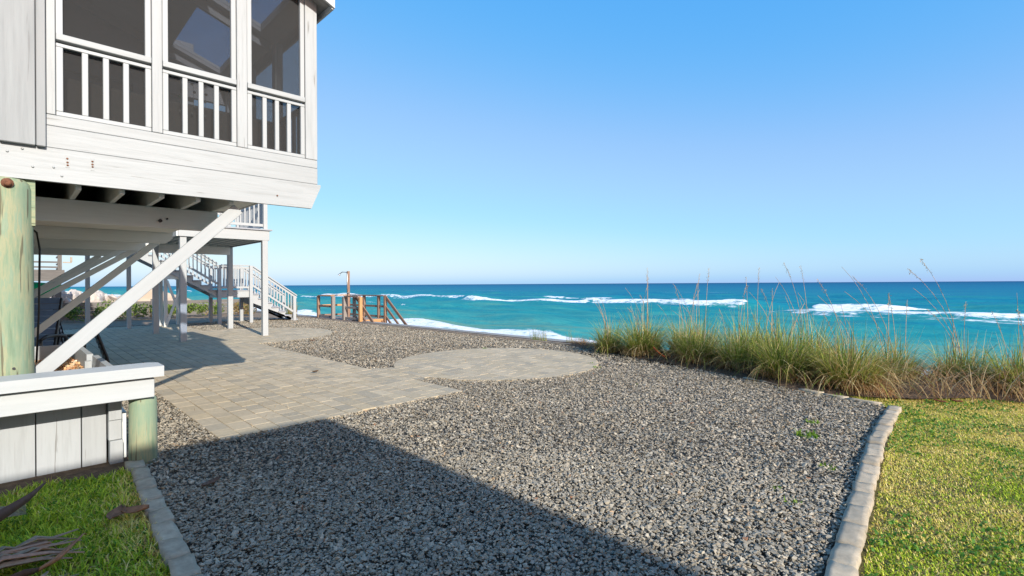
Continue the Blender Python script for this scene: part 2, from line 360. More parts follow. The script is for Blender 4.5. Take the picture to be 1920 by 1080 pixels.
# bed of gravel under the loose stones
sheet('gravel_bed', [[(.5, .5), (7.35, .95), (7.75, 2.0), (8.35, 3.9), (8.95, 6.2), (9.5, 7.5), (9.52, 23.5), (.74, 23.5), (.72, 5.2), (.62, 3.0)]], -0.020, 'gravelbase')
sheet('lawn_seaward', [[(.2, -12), (9.98, -12), (9.98, 1.4), (8.4, 3.7), (7.8, 2.0), (7.4, .95), (.74, .45), (.2, .3)]], -0.010, 'lawnsoil')
sheet('lawn_beside_planter', [[(-9, .3), (.5, .3), (.62, 3.0), (.71, 5.16), (-9, 5.16)]], -0.012, 'lawnsoil')
sheet('soil_strip', [[(-9, 5.08), (.70, 5.08), (.70, 5.55), (-9, 5.55)]], -0.004, 'darkdirt')
# dune strip where the sea oats stand
dv, df = [], []
ny, nx = 90, 14
for j in range(ny):
    y = -14 + 22 * j / (ny - 1)
    x0 = np.interp(y, [-14, .3, .9, 2.0, 3.9, 6.2, 8], [8.9, 8.75, 8.0, 7.62, 8.42, 9.0, 9.6])
    for i in range(nx):
        s = i / (nx - 1); x = x0 + (9.99 - x0) * s
        dv.append((x, y, 0.01 + .10 * math.sin(math.pi * min(1, s * 1.1)) * min(1, (10 - x0)) + .05 * (float(fbm(np.array(x * 2.), np.array(y * 2.))) - .5)))
for j in range(ny - 1):
    for i in range(nx - 1): a = j * nx + i; df.append((a, a + 1, a + nx + 1, a + nx))
o = npmesh('dune_strip', np.array(dv), np.array(df), 'darkdirt', smooth=True); props(o, kind='structure')
# beach below the seawall
bv, bf = [], []
ys = np.linspace(-400, 900, 80); xs = np.concatenate([np.linspace(10.2, 40, 24), [60, 90]])
for y in ys:
    for x in xs: bv.append((x, y, -3.05 - .02 * (x - 10) - .12 * max(0, x - 33) + .03 * math.sin(y * .21 + x)))
for j in range(len(ys) - 1):
    for i in range(len(xs) - 1): a = j * len(xs) + i; bf.append((a, a + 1, a + len(xs) + 1, a + len(xs)))
o = npmesh('beach', np.array(bv), np.array(bf), 'sand', smooth=True); props(o, kind='structure')

# ------------------------------------------------------------------ sea
def seamat():
    m, nt, p, out = newmat('sea_water')
    geo = nt.nodes.new('ShaderNodeNewGeometry'); sx = nt.nodes.new('ShaderNodeSeparateXYZ'); nt.links.new(geo.outputs['Position'], sx.inputs[0])
    # water over sand near the shore is greener and paler, deep water blue
    lg = N(nt, 'ShaderNodeMath', operation='LOGARITHM'); lg.inputs[1].default_value = 10.0; nt.links.new(sx.outputs[0], lg.inputs[0])
    def mapped(scale):
        mp = nt.nodes.new('ShaderNodeMapping'); mp.inputs['Scale'].default_value = scale; nt.links.new(geo.outputs['Position'], mp.inputs[0]); return mp.outputs[0]
    n0 = N(nt, 'ShaderNodeTexNoise', Scale=1.0, Detail=5.0, Roughness=0.6); nt.links.new(mapped((.055, .014, 0)), n0.inputs[0])
    md = N(nt, 'ShaderNodeMath', operation='MULTIPLY_ADD'); md.inputs[1].default_value = 1.15; md.inputs[2].default_value = -1.30
    n0b = N(nt, 'ShaderNodeTexNoise', Scale=1.0, Detail=5.0, Roughness=0.65); nt.links.new(mapped((.28, .045, 0)), n0b.inputs[0])
    n0c = N(nt, 'ShaderNodeMath', operation='MULTIPLY_ADD'); n0c.inputs[1].default_value = 1.3; nt.links.new(n0b.outputs[0], n0c.inputs[0]); nt.links.new(n0.outputs[0], n0c.inputs[2])
    nt.links.new(n0c.outputs[0], md.inputs[0])
    ad = N(nt, 'ShaderNodeMath', operation='ADD'); nt.links.new(lg.outputs[0], ad.inputs[0]); nt.links.new(md.outputs[0], ad.inputs[1])
    mr = N(nt, 'ShaderNodeMapRange'); mr.inputs[1].default_value = 1.5; mr.inputs[2].default_value = 3.6; nt.links.new(ad.outputs[0], mr.inputs[0])
    cr = ramp(nt, [(0.0, (.12, .29, .22)), (0.07, (.05, .29, .265)), (0.20, (.014, .24, .25)), (0.34, (.008, .20, .265)), (0.60, (.004, .15, .26)), (1.0, (.002, .085, .19))], mr.outputs[0])
    # foam
    fa = N(nt, 'ShaderNodeAttribute', attribute_name='foam')
    fn = N(nt, 'ShaderNodeTexNoise', Scale=1.0, Detail=8.0, Roughness=0.72); nt.links.new(mapped((.9, .5, 1.1)), fn.inputs[0])
    s1 = N(nt, 'ShaderNodeMath', operation='ADD'); nt.links.new(fa.outputs['Fac'], s1.inputs[0]); nt.links.new(fn.outputs[0], s1.inputs[1])
    fr = N(nt, 'ShaderNodeMapRange', interpolation_type='SMOOTHSTEP'); fr.inputs[1].default_value = .95; fr.inputs[2].default_value = 1.13; nt.links.new(s1.outputs[0], fr.inputs[0])
    mx = N(nt, 'ShaderNodeMix', data_type='RGBA'); nt.links.new(fr.outputs[0], mx.inputs[0]); nt.links.new(cr.outputs[0], mx.inputs[6]); mx.inputs[7].default_value = (.78, .80, .80, 1)
    nt.links.new(mx.outputs[2], p.inputs['Base Color'])
    ro = N(nt, 'ShaderNodeMapRange'); ro.inputs[3].default_value = .22; ro.inputs[4].default_value = .9; nt.links.new(fr.outputs[0], ro.inputs[0]); nt.links.new(ro.outputs[0], p.inputs['Roughness'])
    p.inputs['Specular IOR Level'].default_value = 0.0
    b1 = N(nt, 'ShaderNodeTexNoise', Scale=1.0, Detail=6.0, Roughness=0.62); nt.links.new(mapped((.32, .11, 0)), b1.inputs[0])
    b2 = N(nt, 'ShaderNodeTexNoise', Scale=1.0, Detail=6.0, Roughness=0.62); nt.links.new(mapped((.05, .012, 0)), b2.inputs[0])
    bb = N(nt, 'ShaderNodeMath', operation='MULTIPLY_ADD'); bb.inputs[1].default_value = 4.0; nt.links.new(b2.outputs[0], bb.inputs[0]); nt.links.new(b1.outputs[0], bb.inputs[2])
    bn = bump(nt, p, bb.outputs[0], 0.8, 0.9)
    gl = N(nt, 'ShaderNodeBsdfGlossy', Roughness=0.22); nt.links.new(bn.outputs[0], gl.inputs['Normal'])
    fz = N(nt, 'ShaderNodeFresnel', IOR=1.33); nt.links.new(bn.outputs[0], fz.inputs['Normal'])
    mn = N(nt, 'ShaderNodeMath', operation='MINIMUM'); mn.inputs[1].default_value = .10; nt.links.new(fz.outputs[0], mn.inputs[0])   # wave facets turn their slopes to the eye
    iv = N(nt, 'ShaderNodeMath', operation='MULTIPLY_ADD'); iv.inputs[1].default_value = -1.0; iv.inputs[2].default_value = 1.0; nt.links.new(fr.outputs[0], iv.inputs[0])
    mf = N(nt, 'ShaderNodeMath', operation='MULTIPLY'); nt.links.new(mn.outputs[0], mf.inputs[0]); nt.links.new(iv.outputs[0], mf.inputs[1])
    mxs = N(nt, 'ShaderNodeMixShader'); nt.links.new(mf.outputs[0], mxs.inputs[0]); nt.links.new(p.outputs[0], mxs.inputs[1]); nt.links.new(gl.outputs[0], mxs.inputs[2])
    nt.links.new(mxs.outputs[0], out.inputs[0])
    return m
M['sea'] = seamat()
def build_sea():
    xs = np.concatenate([np.arange(28, 60, .6), np.arange(60, 150, 1.0), np.arange(150, 262, 4.0)]); ys = np.concatenate([np.arange(-160, 260, 1.1), np.arange(260, 760, 4.0)])
    X, Y = np.meshgrid(xs, ys)
    z = np.zeros_like(X)
    for k in range(26):
        lam = rng.uniform(3.5, 26); th = rng.normal(0, .30); ph = rng.uniform(0, 6.28); kk = 2 * math.pi / lam
        z += .0115 * lam ** .75 * np.sin(kk * (X * math.cos(th) + Y * math.sin(th)) + ph) * (.4 + 1.2 * vnoise(X / 30 + k, Y / 45 + k))
    foam = np.zeros_like(X)
    def env(y, a, b, soft): return np.clip((y - a) / soft, 0, 1) * np.clip((b - y) / soft, 0, 1)
    # breaking waves: crest line x0(y), between ya and yb, crest height, spilled foam on the landward side
    for x0, ya, yb, h, wf, soft, f0 in [(104.5, 74, 130, 2.1, 12, 4, .66), (107, 36, 82, 1.35, 9, 3, .66), (107.5, 120, 250, 1.7, 10, 12, .62), (109.5, -6, 29, 1.5, 8, 3, .65), (112, -95, 3, 1.6, 9, 3, .65),
                                  (130, 82, 120, 1.1, 4, 6, .66), (127, 54, 78, .6, 2.5, 5, .60), (97, -100, 24, .9, 7, 6, .66), (118, 300, 640, .9, 7, 30, .64), (88, 140, 440, .8, 6, 30, .6), (123, 2, 16, .7, 2.5, 2, .6), (64, 92, 170, .6, 3, 8, .55), (142, 30, 70, .5, 2, 8, .5)]:
        xc = x0 + 5.0 * (fbm(Y / 17 + x0, Y * 0 + x0) - .5) + 1.3 * (vnoise(Y / 4.0 + x0, Y * 0 + .5) - .5)
        e = env(Y, ya, yb, soft); dx = X - xc
        e = e * np.clip(.80 + .4 * vnoise(Y / 6.5 + x0 * 3, Y * 0 + 3.3), 0, 1)
        z += .48 * h * e * np.where(dx > 0, np.exp(-(dx / 4.5) ** 2), np.exp(-(dx / 1.6) ** 2))
        foam = np.maximum(foam, f0 * e * np.where(dx > .5, np.exp(-((dx - .5) / .7) ** 2), np.clip(1 - np.abs(dx / (wf * .75)) ** 1.5, 0, 1)))
    # old foam drifting in behind the right-hand breakers
    foam = np.maximum(foam, .74 * env(Y, -90, 36, 9) * np.exp(-((X - 92) / 13) ** 2) * (.25 + 1.15 * fbm(X / 7, Y / 10)))
    foam = np.maximum(foam, .46 * env(Y, 20, 135, 14) * np.exp(-((X - 95) / 7) ** 2) * (.2 + 1.2 * fbm(X / 6, Y / 9)))
    # swash on the sand
    sw = 36.0 + 2.4 * (fbm(Y / 9 + 3, Y * 0 + 2) - .5) * 2 + np.clip((Y - 50) * .055, 0, 4)
    dx = X - sw
    foam = np.maximum(foam, .66 * np.where(dx > 0, np.clip(1 - (dx / 2.2), 0, 1) ** .7, 1.0) * np.where(dx < -6.5, 0.75, 1))
    z += .16 * np.exp(-(dx / 1.4) ** 2)
    foam = np.maximum(foam, .40 * np.exp(-((X - sw - 7) / 2.4) ** 2) * (fbm(X / 3, Y / 12) > .58))
    fade = np.clip((262 - X) / 60, 0, 1) * np.clip((760 - Y) / 80, 0, 1) * np.clip((Y + 160) / 20, 0, 1); z *= fade; foam *= fade ** .3
    z += -3.5
    n0, n1 = X.shape; idx = np.arange(n0 * n1).reshape(n0, n1)
    F = np.stack([idx[:-1, :-1], idx[:-1, 1:], idx[1:, 1:], idx[1:, :-1]], -1).reshape(-1, 4)
    V = np.stack([X, Y, z], -1).reshape(-1, 3); fo = foam.ravel()
    ext = [rect(258, 60000, -60000, 60000), rect(28, 258, 756, 60000), rect(28, 258, -60000, -159)]
    for e in ext:
        k = len(V); V = np.concatenate([V, np.array([(x, y, -3.5 if True else 0) for x, y in e])]); fo = np.concatenate([fo, np.zeros(4)]); F = np.concatenate([F, [[k, k + 1, k + 2, k + 3]]])
    o = npmesh('sea', V, F, 'sea', smooth=True)
    a = o.data.attributes.new('foam', 'FLOAT', 'POINT'); a.data.foreach_set('value', fo.astype(np.float32))
    props(o, kind='structure')
build_sea()

# ------------------------------------------------------------------ pavers
def clip_poly(poly, c):
    """keep the part of a convex polygon inside circle c (as a 48-gon)"""
    k = 48; out = poly
    cp = [(c[0] + c[2] * math.cos(2 * math.pi * i / k), c[1] + c[2] * math.sin(2 * math.pi * i / k)) for i in range(k)]
    for i in range(k):
        ax, ay = cp[i]; bx, by = cp[(i + 1) % k]; new = []
        side = lambda p: (bx - ax) * (p[1] - ay) - (by - ay) * (p[0] - ax)
        for j in range(len(out)):
            p, q = out[j], out[(j + 1) % len(out)]; sp, sq = side(p), side(q)
            if sp >= 0: new.append(p)
            if (sp < 0) != (sq < 0): t = sp / (sp - sq); new.append((p[0] + t * (q[0] - p[0]), p[1] + t * (q[1] - p[1])))
        out = new
        if len(out) < 3: return []
    return out
def area(p): return abs(sum(p[i][0] * p[(i + 1) % len(p)][1] - p[(i + 1) % len(p)][0] * p[i][1] for i in range(len(p)))) / 2
def paver_geo(poly, h=.06, gap=.0022, ch=.004):
    n = len(poly); cx = sum(p[0] for p in poly) / n; cy = sum(p[1] for p in poly) / n
    def ins(d):
        r = []
        for i in range(n):
            p0, p1, p2 = poly[i - 1], poly[i], poly[(i + 1) % n]
            e1 = Vector((p1[0] - p0[0], p1[1] - p0[1])); e2 = Vector((p2[0] - p1[0], p2[1] - p1[1]))
            if e1.length < 1e-6 or e2.length < 1e-6: r.append((p1[0] - cx, p1[1] - cy)); continue
            e1.normalize(); e2.normalize(); n1 = Vector((-e1.y, e1.x)); n2 = Vector((-e2.y, e2.x)); den = 1 + n1.dot(n2)
            o = (n1 + n2) * (d / max(den, .5)); r.append((p1[0] - cx + o.x, p1[1] - cy + o.y))
        return r
    a, b = ins(gap), ins(gap + ch)
    V = [(x, y, -h) for x, y in a] + [(x, y, -ch) for x, y in a] + [(x, y, 0) for x, y in b]
    F = [[2 * n + i for i in range(n)]]
    for i in range(n):
        j = (i + 1) % n; F += [[i, j, n + j, n + i], [n + i, n + j, 2 * n + j, 2 * n + i]]
    return (cx, cy), V, F
PCOL = [(c[0] * 1.27, c[1] * 1.21, c[2] * 1.16) for c in [(.345, .295, .205), (.365, .312, .22), (.335, .288, .205), (.35, .295, .20), (.315, .275, .20), (.38, .325, .23), (.34, .292, .205), (.295, .262, .195)]]
def pcol(): c = random.choice(PCOL); k = random.uniform(.92, 1.06); return tuple(x * k for x in c)
CW = .19
def lay(region, xa, xb, ya, yb):
    """courses run along Y, .19 wide, lengths mixed; region(poly) gives the polygons kept"""
    res = []; n = int(round((xb - xa) / CW))
    for i in range(n):
        x0 = xa + i * CW; y = ya - random.uniform(0, .25)
        while y < yb:
            L = random.choice([.19, .24, .285, .285, .33]); y0, y1 = max(y, ya), min(y + L, yb)
            if y1 - y0 > .05: res += [p for p in region([(x0, y0), (x0 + CW, y0), (x0 + CW, y1), (x0, y1)]) if area(p) > .0025]
            y += L
    return res
XR = 4.45; XL = XR - 16 * CW     # right and left edge of the long patio (1.41)
def reg_main(p):
    x0, x1 = p[0][0], p[1][0]; y0, y1 = p[0][1], p[2][1]
    if x1 <= XR + .001:
        if y0 < 8.4 - .01 and x0 < XL - .01: return []
        if y0 < 12.2 and x0 < XL - 3 * CW - .01: return []
        return [p]
    if y0 > 12.5: return [q for q in [clip_poly(p, CL_N)] if q]
    return []
def reg_round(p):
    x0, x1 = p[0][0], p[1][0]; y0, y1 = p[0][1], p[2][1]; ym = (y0 + y1) / 2
    inner = clip_poly(p, CL_L)
    if x1 < 5.3 and 6.58 <= ym <= 7.92: return [p]
    return [inner] if inner else []
def build_patio(name, label_pieces, polys, z):
    o = props(link(name, None, None, None, Matrix.Translation((*label_pieces, 0))), kind='structure')
    cam2 = lambda p: (sum(q[0] for q in p) / len(p)) ** 2 + (sum(q[1] for q in p) / len(p)) ** 2
    polys = sorted(polys, key=cam2); cache = {}
    def vis(p):   # what the picture can show: not behind the planter bench
        x = sum(q[0] for q in p) / len(p); y = sum(q[1] for q in p) / len(p); return x / y > .155
    first = [p for p in polys if vis(p)][:298]; ids = set(id(p) for p in first); rest = [p for p in polys if id(p) not in ids]
    for p in first:
        (cx, cy), V, F = paver_geo(p)
        key = tuple((round(a - cx, 3), round(b - cy, 3)) for a, b in p)
        if key not in cache: me = bpy.data.meshes.new('paver'); me.from_pydata(V, [], F); me.materials.append(M['paver']); cache[key] = me
        q = link('paver', cache[key], o, None, Matrix.Translation((cx, cy, z + random.uniform(-.0015, .002))) @ Euler((random.gauss(0, .004), random.gauss(0, .004), 0)).to_matrix().to_4x4())
        q.color = (*pcol(), 1)
    if rest:
        Vs, Fs, Cs = [], [], []
        for p in rest:
            (cx, cy), V, F = paver_geo(p); k = len(Vs); c = pcol(); dz = z + random.uniform(-.0015, .002)
            Vs += [(a + cx, b + cy, h + dz) for a, b, h in V]; Cs += [c] * len(V); Fs += [[k + i for i in f] for f in F]
        me = bpy.data.meshes.new('pavers'); me.from_pydata(Vs, [], Fs); a = me.attributes.new('col', 'FLOAT_COLOR', 'POINT')
        a.data.foreach_set('color', np.concatenate([np.array(Cs), np.ones((len(Cs), 1))], 1).astype(np.float32).ravel()); me.materials.append(M['paver_many'])
        q = link('pavers', me, o); q['kind'] = 'stuff'
    return o
PZ = 0.014
patio_polys = lay(reg_main, XR - 34 * CW, XR + 17 * CW, 5.42, 23.0)
build_patio('patio', (2.9, 9, ), patio_polys, PZ)
round_polys = lay(reg_round, XR, XR + 23 * CW, 5.0, 9.2)
build_patio('round_patio', (6.6, 7.05), round_polys, PZ)
def circ(c, k=40, d=-.03): return [(c[0] + (c[2] + d) * math.cos(2 * math.pi * i / k), c[1] + (c[2] + d) * math.sin(2 * math.pi * i / k)) for i in range(k)]
sheet('patio_joint_sand', [rect(XL + .02, XR - .02, 5.44, 22.98)], -.002, 'mortar')
sheet('patio_joint_sand_under_house', [rect(XR - 34 * CW + .02, XL - .0, 12.3, 22.98), rect(XL - 3 * CW + .02, XL, 8.42, 12.25)], -.003, 'mortar')
sheet('patio_joint_sand_round_end', [circ(CL_N)], -.006, 'mortar')
sheet('round_patio_joint_sand', [circ(CL_L)], -.004, 'mortar'); sheet('walk_joint_sand', [rect(XR, 5.3, 6.6, 7.9)], -.008, 'mortar')

# ------------------------------------------------------------------ loose gravel
def in_patio(x, y):
    a = (x > XL) & (x < XR) & (y > 5.42) & (y < 23); a |= (x > XL - 3 * CW) & (x < XR) & (y > 8.4) & (y < 23)
    a |= (x - CL_L[0]) ** 2 + (y - CL_L[1]) ** 2 < CL_L[2] ** 2; a |= ((x - CL_N[0]) ** 2 + (y - CL_N[1]) ** 2 < CL_N[2] ** 2) & (y > 12.5)
    a |= (x > XR - .01) & (x < 5.0) & (y > 6.58) & (y < 7.92)
    return a
BND_Y = [-14, .97, 1.0, 2.0, 3.9, 6.2, 7.6, 40]; BND_X = [7.36, 7.36, 7.40, 7.60, 8.40, 9.0, 9.5, 9.5]
def in_gravel(x, y):
    lowY = .70 + (x - 3) * .085 + np.where(x < 3, 0, 0)
    return (x > np.interp(y, [.6, 3.0, 5.22, 5.3, 40], [.60, .69, .785, .80, .80])) & (x < np.interp(y, BND_Y, BND_X)) & (y > lowY) & (y < 23.4)
SC = np.array([(1.07, 1.09, 1.07)]) * np.array([(.26, .225, .175), (.295, .255, .20), (.335, .285, .22), (.38, .325, .25), (.25, .225, .185), (.44, .375, .285), (.31, .255, .185), (.205, .18, .145), (.35, .295, .22)]) * .93
def stone_cols(n, dry=0):
    c = SC[rng.choice(len(SC), n, p=[.15, .17, .17, .12, .12, .06, .09, .06, .06])] * rng.uniform(.85, 1.18, (n, 1))
    k = rng.random(n); c[k > .985] = np.array((.42, .28, .16)); c[k > .993] = np.array((.50, .42, .31)); c[k < .003] = np.array((.30, .15, .08))
    return c
near_p = [hullproto(9) for _ in range(16)]; far_p = [hullproto(6) for _ in range(10)]
def gravel(name, x0, x1, y0, y1, dens, size, protos, cond, lift=.010, hgt=None):
    n = int((x1 - x0) * (y1 - y0) * dens); x = rng.uniform(x0, x1, n); y = rng.uniform(y0, y1, n)
    k = in_gravel(x, y) & ~in_patio(x, y) & cond(x, y); x, y = x[k], y[k]; n = len(x)
    s = size * np.clip(rng.lognormal(-.04, .42, n), .4, 2.2)
    z = rng.uniform(-.012, .010, n) + .010 * (fbm(x * 1.3, y * 1.3) - .5) + lift
    V, F, Cc = scatter(protos, np.stack([x, y, z], 1), rng.normal(0, .28, n), rng.normal(0, .28, n), rng.uniform(0, 6.28, n), np.stack([s, s, s * .85], 1), stone_cols(n) * (1 + .30 * (fbm(x * .55 + 4, y * .55) - .5) + .22 * (fbm(x * 2.1, y * 2.1 + 6) - .5))[:, None])
    return V, F, Cc
d2 = lambda x, y: np.hypot(x, y)
parts = [gravel('a', .5, 5, .6, 5.6, 5600, .0128, near_p, lambda x, y: d2(x, y) < 4.4),
         gravel('b', .7, 9.6, .6, 9, 3000, .0150, far_p, lambda x, y: (d2(x, y) >= 4.4) & (d2(x, y) < 9)),
         gravel('c', .7, 9.6, .6, 23.4, 1000, .0200, far_p, lambda x, y: d2(x, y) >= 9)]
off = 0; Vs, Fs, Cs = [], [], []
for V, F, Cc in parts: Vs.append(V); Fs.append(F + off); Cs.append(Cc); off += len(V)
o = npmesh('gravel', np.concatenate(Vs), np.concatenate(Fs), 'stone', np.concatenate(Cs))
props(o, 'grey crushed stone gravel spread over the whole yard', 'gravel', kind='stuff')

# ------------------------------------------------------------------ stone edging
def edging(name, pts, w, label, lens=(.16, .24), zt=.026, miss=()):
    root = thing(name, (*pts[0], 0), label, 'edging'); d = 0
    P = [Vector(p) for p in pts]; L = [0]
    for a, b in zip(P, P[1:]): L.append(L[-1] + (b - a).length)
    def at(s): return Vector((np.interp(s, L, [p.x for p in P]), np.interp(s, L, [p.y for p in P])))
    k = 0
    while d < L[-1] - .06:
        l = random.uniform(*lens); l = min(l, L[-1] - d); a, b = at(d), at(d + l); c = (a + b) / 2; t = (b - a).normalized()
        bm = bmesh.new(); bmesh.ops.create_cube(bm, size=1)
        for v in bm.verts: v.co = Vector((v.co.x * (l - .003), v.co.y * w * random.uniform(.9, 1.1), v.co.z * .14))
        bmesh.ops.subdivide_edges(bm, edges=bm.edges[:], cuts=3, use_grid_fill=True)
        bmesh.ops.smooth_vert(bm, verts=bm.verts[:], factor=.16, use_axis_x=True, use_axis_y=True, use_axis_z=True)
        for v in bm.verts: v.co += Vector((random.gauss(0, .0025), random.gauss(0, .003), random.gauss(0, .003)))
        me = bpy.data.meshes.new('stone'); bm.to_mesh(me); bm.free(); me.materials.append(M['kerb'])
        for p in me.polygons: p.use_smooth = True
        q = link('stone', me, root, None, Matrix.Translation((c.x + random.gauss(0, .004), c.y + random.gauss(0, .004), zt - .058 + random.gauss(0, .004))) @ Euler((random.gauss(0, .03), random.gauss(0, .02), math.atan2(t.y, t.x) + random.gauss(0, .03))).to_matrix().to_4x4())
        g = random.uniform(.33, .43); q.color = (g, g * .84, g * .61, 1); d += l; k += 1
    return root
edging('stone_edging', [(.715, 5.22), (.665, 4.1), (.62, 3.0), (.56, 1.6), (.52, .6)], .118, 'row of pale edging stones between the left lawn and the gravel', (.22, .30))
edging('stone_edging', [(.9, .44), (2.2, .54), (3.05, .62), (4.6, .78), (5.8, .90), (7.36, 0.97)], .125, 'row of pale edging stones between the gravel and the sunny lawn', (.19, .34))
edging('stone_edging', [(7.46, 1.12), (7.70, 2.02), (8.1, 2.95)], .09, 'low half-buried stone edging at the foot of the sea oats', (.25, .4), zt=.012)

# ------------------------------------------------------------------ lawns
def bladeset(n, x, y, z, hgt, wid, lean, cols, seg=3, bend=1.0, az=None):
    """n curved blades as strips; lean = outward tilt (rad)"""
    az = rng.uniform(0, 2 * math.pi, n) if az is None else az
    dx, dy = np.cos(az), np.sin(az); px, py = -dy, dx
    V = np.zeros((n, (seg + 1) * 2, 3)); a = np.zeros(n); cx = np.zeros(n); cz = np.zeros(n); step = hgt / seg
    ang = lean * .35
    for s in range(seg + 1):
        w = wid * (1 - (s / seg) ** 1.5 * .9) * .5
        for q, sg in ((0, -1), (1, 1)):
            V[:, 2 * s + q, 0] = x + dx * cx + px * w * sg; V[:, 2 * s + q, 1] = y + dy * cx + py * w * sg; V[:, 2 * s + q, 2] = z + cz
        cx = cx + np.sin(ang) * step; cz = cz + np.cos(ang) * step; ang = ang + bend * lean * 1.3 / seg
    f = np.array([[2 * s, 2 * s + 1, 2 * s + 3, 2 * s + 2] for s in range(seg)]); m = (seg + 1) * 2
    F = (f[None] + (np.arange(n) * m)[:, None, None]).reshape(-1, 4)
    return V.reshape(-1, 3), F, np.repeat(cols, m, 0)
def merge(ls):
    off = 0; V, F, Cc = [], [], []
    for v, f, c in ls: V.append(v); F.append(f + off); Cc.append(c); off += len(v)
    return np.concatenate(V), np.concatenate(F), np.concatenate(Cc)
def lawn(name, x0, x1, y0, y1, dens, cond, greenf, label, h=(.02, .05), wid=.0035):
    n = int((x1 - x0) * (y1 - y0) * dens); x = rng.uniform(x0, x1, n); y = rng.uniform(y0, y1, n); k = cond(x, y) & (rng.random(n) < .35 + 1.3 * fbm(x * 2.6 + 1, y * 2.6)); x, y = x[k], y[k]; n = len(x)
    g = greenf(x, y) + rng.normal(0, .20, n); c = np.zeros((n, 3))
    gr = np.array([(.33, .46, .02), (.46, .58, .035), (.62, .68, .06), (.16, .30, .018)])[rng.integers(0, 4, n)]
    dr = np.array([(.86, .68, .22), (.78, .64, .16), (.92, .76, .32), (.68, .62, .10), (.40, .26, .10)])[rng.choice(5, n, p=[.28, .26, .18, .2, .08])]
    c = np.where((g > .5)[:, None], gr, dr) * rng.uniform(.8, 1.2, (n, 1))
    hh = rng.uniform(*h, n) * (.75 + .5 * fbm(x * 3, y * 3)); V1 = bladeset(n, x, y, np.full(n, -.012), hh, rng.uniform(.7, 1.5, n) * wid, rng.uniform(.5, 1.9, n), c, 3)
    V, F, Cc = V1
    # broad weed leaves
    m = n // 16; i = rng.integers(0, n, m); i = i[(fbm(x[i] * 2.2 + 3, y[i] * 2.2) > .52)]; m = len(i)
    cw = np.array([(.06, .17, .018), (.09, .23, .022), (.13, .29, .035)])[rng.integers(0, 3, m)]
    V2 = bladeset(m, x[i], y[i], np.full(m, .004), rng.uniform(.02, .045, m), rng.uniform(.012, .022, m), rng.uniform(1.0, 1.9, m), cw, 3)
    V, F, Cc = merge([V1, V2])
    o = npmesh(name, V, F, 'blade', Cc); props(o, label, 'grass', kind='stuff'); return o
kerbR = lambda x: np.interp(x, [.7, 2.2, 3.05, 4.6, 5.8, 7.36, 7.5, 7.9, 8.8, 9.9], [.36, .47, .54, .70, .82, .92, 1.25, 1.6, 1.2, .9])
lawn('lawn_grass', 1.2, 9.9, -1.2, 1.7, 10500, lambda x, y: (y < kerbR(x)) & (x > 2.0 + 0 * y) & (y > -.35 - .1 * x * 0), lambda x, y: .54 - .05 * (x - 2.8) + 1.3 * (fbm(x * 1.4 + 8, y * 1.4) - .5) + .22 * (x < 4.4), 'yellowing sunlit lawn grass right of the gravel', (.014, .032), .006)
lawn('lawn_grass', 1.2, 9.9, -4, -.35, 350, lambda x, y: y < 9, lambda x, y: .45 + 1.1 * (fbm(x * 1.4 + 8, y * 1.4) - .5), 'lawn grass out of frame right of the camera', (.025, .05), .008)
lawn('lawn_grass', -1.2, .66, 1.2, 5.22, 8500, lambda x, y: (y < 5.12 + .08 * np.sin(x * 9)) & (x < np.interp(y, [.6, 3, 5.2], [.48, .575, .665])), lambda x, y: .78 - np.clip((x - .35) * 1.6, 0, .6) + .8 * (fbm(x * 1.7 + 3, y * 1.7) - .5), 'green shaded lawn grass below the white planter bench', (.035, .085), .0075)

# ================================================================== BEACH HOUSE WITH SCREENED PORCH
YP = 5.60
H = thing('beach_house', (0, YP, 0), 'white wooden beach house with screened porch on piles at the left edge', 'house')
# bottom skirt board with the cut end, upper siding boards
prism('skirt_board', [(-6, YP, 2.37), (2.394, YP, 2.37), (2.50, YP, 2.62), (2.50, YP, 2.648), (-6, YP, 2.648)], (0, .045, 0), 'white', H)
box('siding_board', .19, 2.468, YP + .004, YP + .045, 2.652, 2.832, 'white', H)
box('siding_board', .19, 2.468, YP + .006, YP + .045, 2.835, 2.925, 'white', H)
# grey wall panels at far left, standing proud
xr = .195
for i, w in enumerate([.062, .21, .255, .255, .255, .255]):
    box('wall_panel', xr - w + .003, xr - .002, YP - .045, YP + .01, 2.643, 4.9, 'greywall' if i else 'greywall', H, .005); xr -= w
box('wall_backing', -6, .19, YP + .012, YP + .06, 2.65, 4.9, 'greywall', H)
# posts
for x0, x1 in ((.197, .254), (.915, .994), (1.632, 1.728), (2.333, 2.468)):
    box('post', x0, x1, YP + .002, YP + .105, 2.928, 4.76, 'white', H)
box('head_beam', .19, 2.47, YP + .012, YP + .10, 4.762, 5.0, 'white', H)
def window(x0, x1, y, flip=False):
    """one screened bay: upper screen frame, sill rail and a lower baluster frame"""
    w = link('window', None, H, None, Matrix.Translation((x0, y, 2.93)))
    g = .004; x0 += g; x1 -= g; zf = 2.928
    box('frame', x0, x1, y + .012, y + .05, zf, 2.965, 'white_clean', w)                       # lower frame bottom
    box('frame', x0, x1, y + .012, y + .05, 3.505, 3.535, 'white_clean', w)                    # lower frame top
    box('sill_rail', x0, x1, y - .002, y + .07, 3.558, 3.612, 'white', w)
    for a, b in ((x0, x0 + .045), (x1 - .045, x1)):
        box('frame', a, b, y + .012, y + .05, 2.966, 3.504, 'white_clean', w)
        box('frame', a, b, y + .016, y + .06, 3.613, 4.76, 'white_clean', w)
    n = 3; s0, s1 = x0 + .045, x1 - .045
    for i in range(1, 4):
        c = s0 + (s1 - s0) * i / 4; box('baluster', c - .021, c + .021, y + .014, y + .052, 2.966, 3.504, 'white_clean', w)
    box('screen', x0 + .02, x1 - .02, y + .062, y + .064, 2.94, 4.75, 'screen', w, 0)
    return w
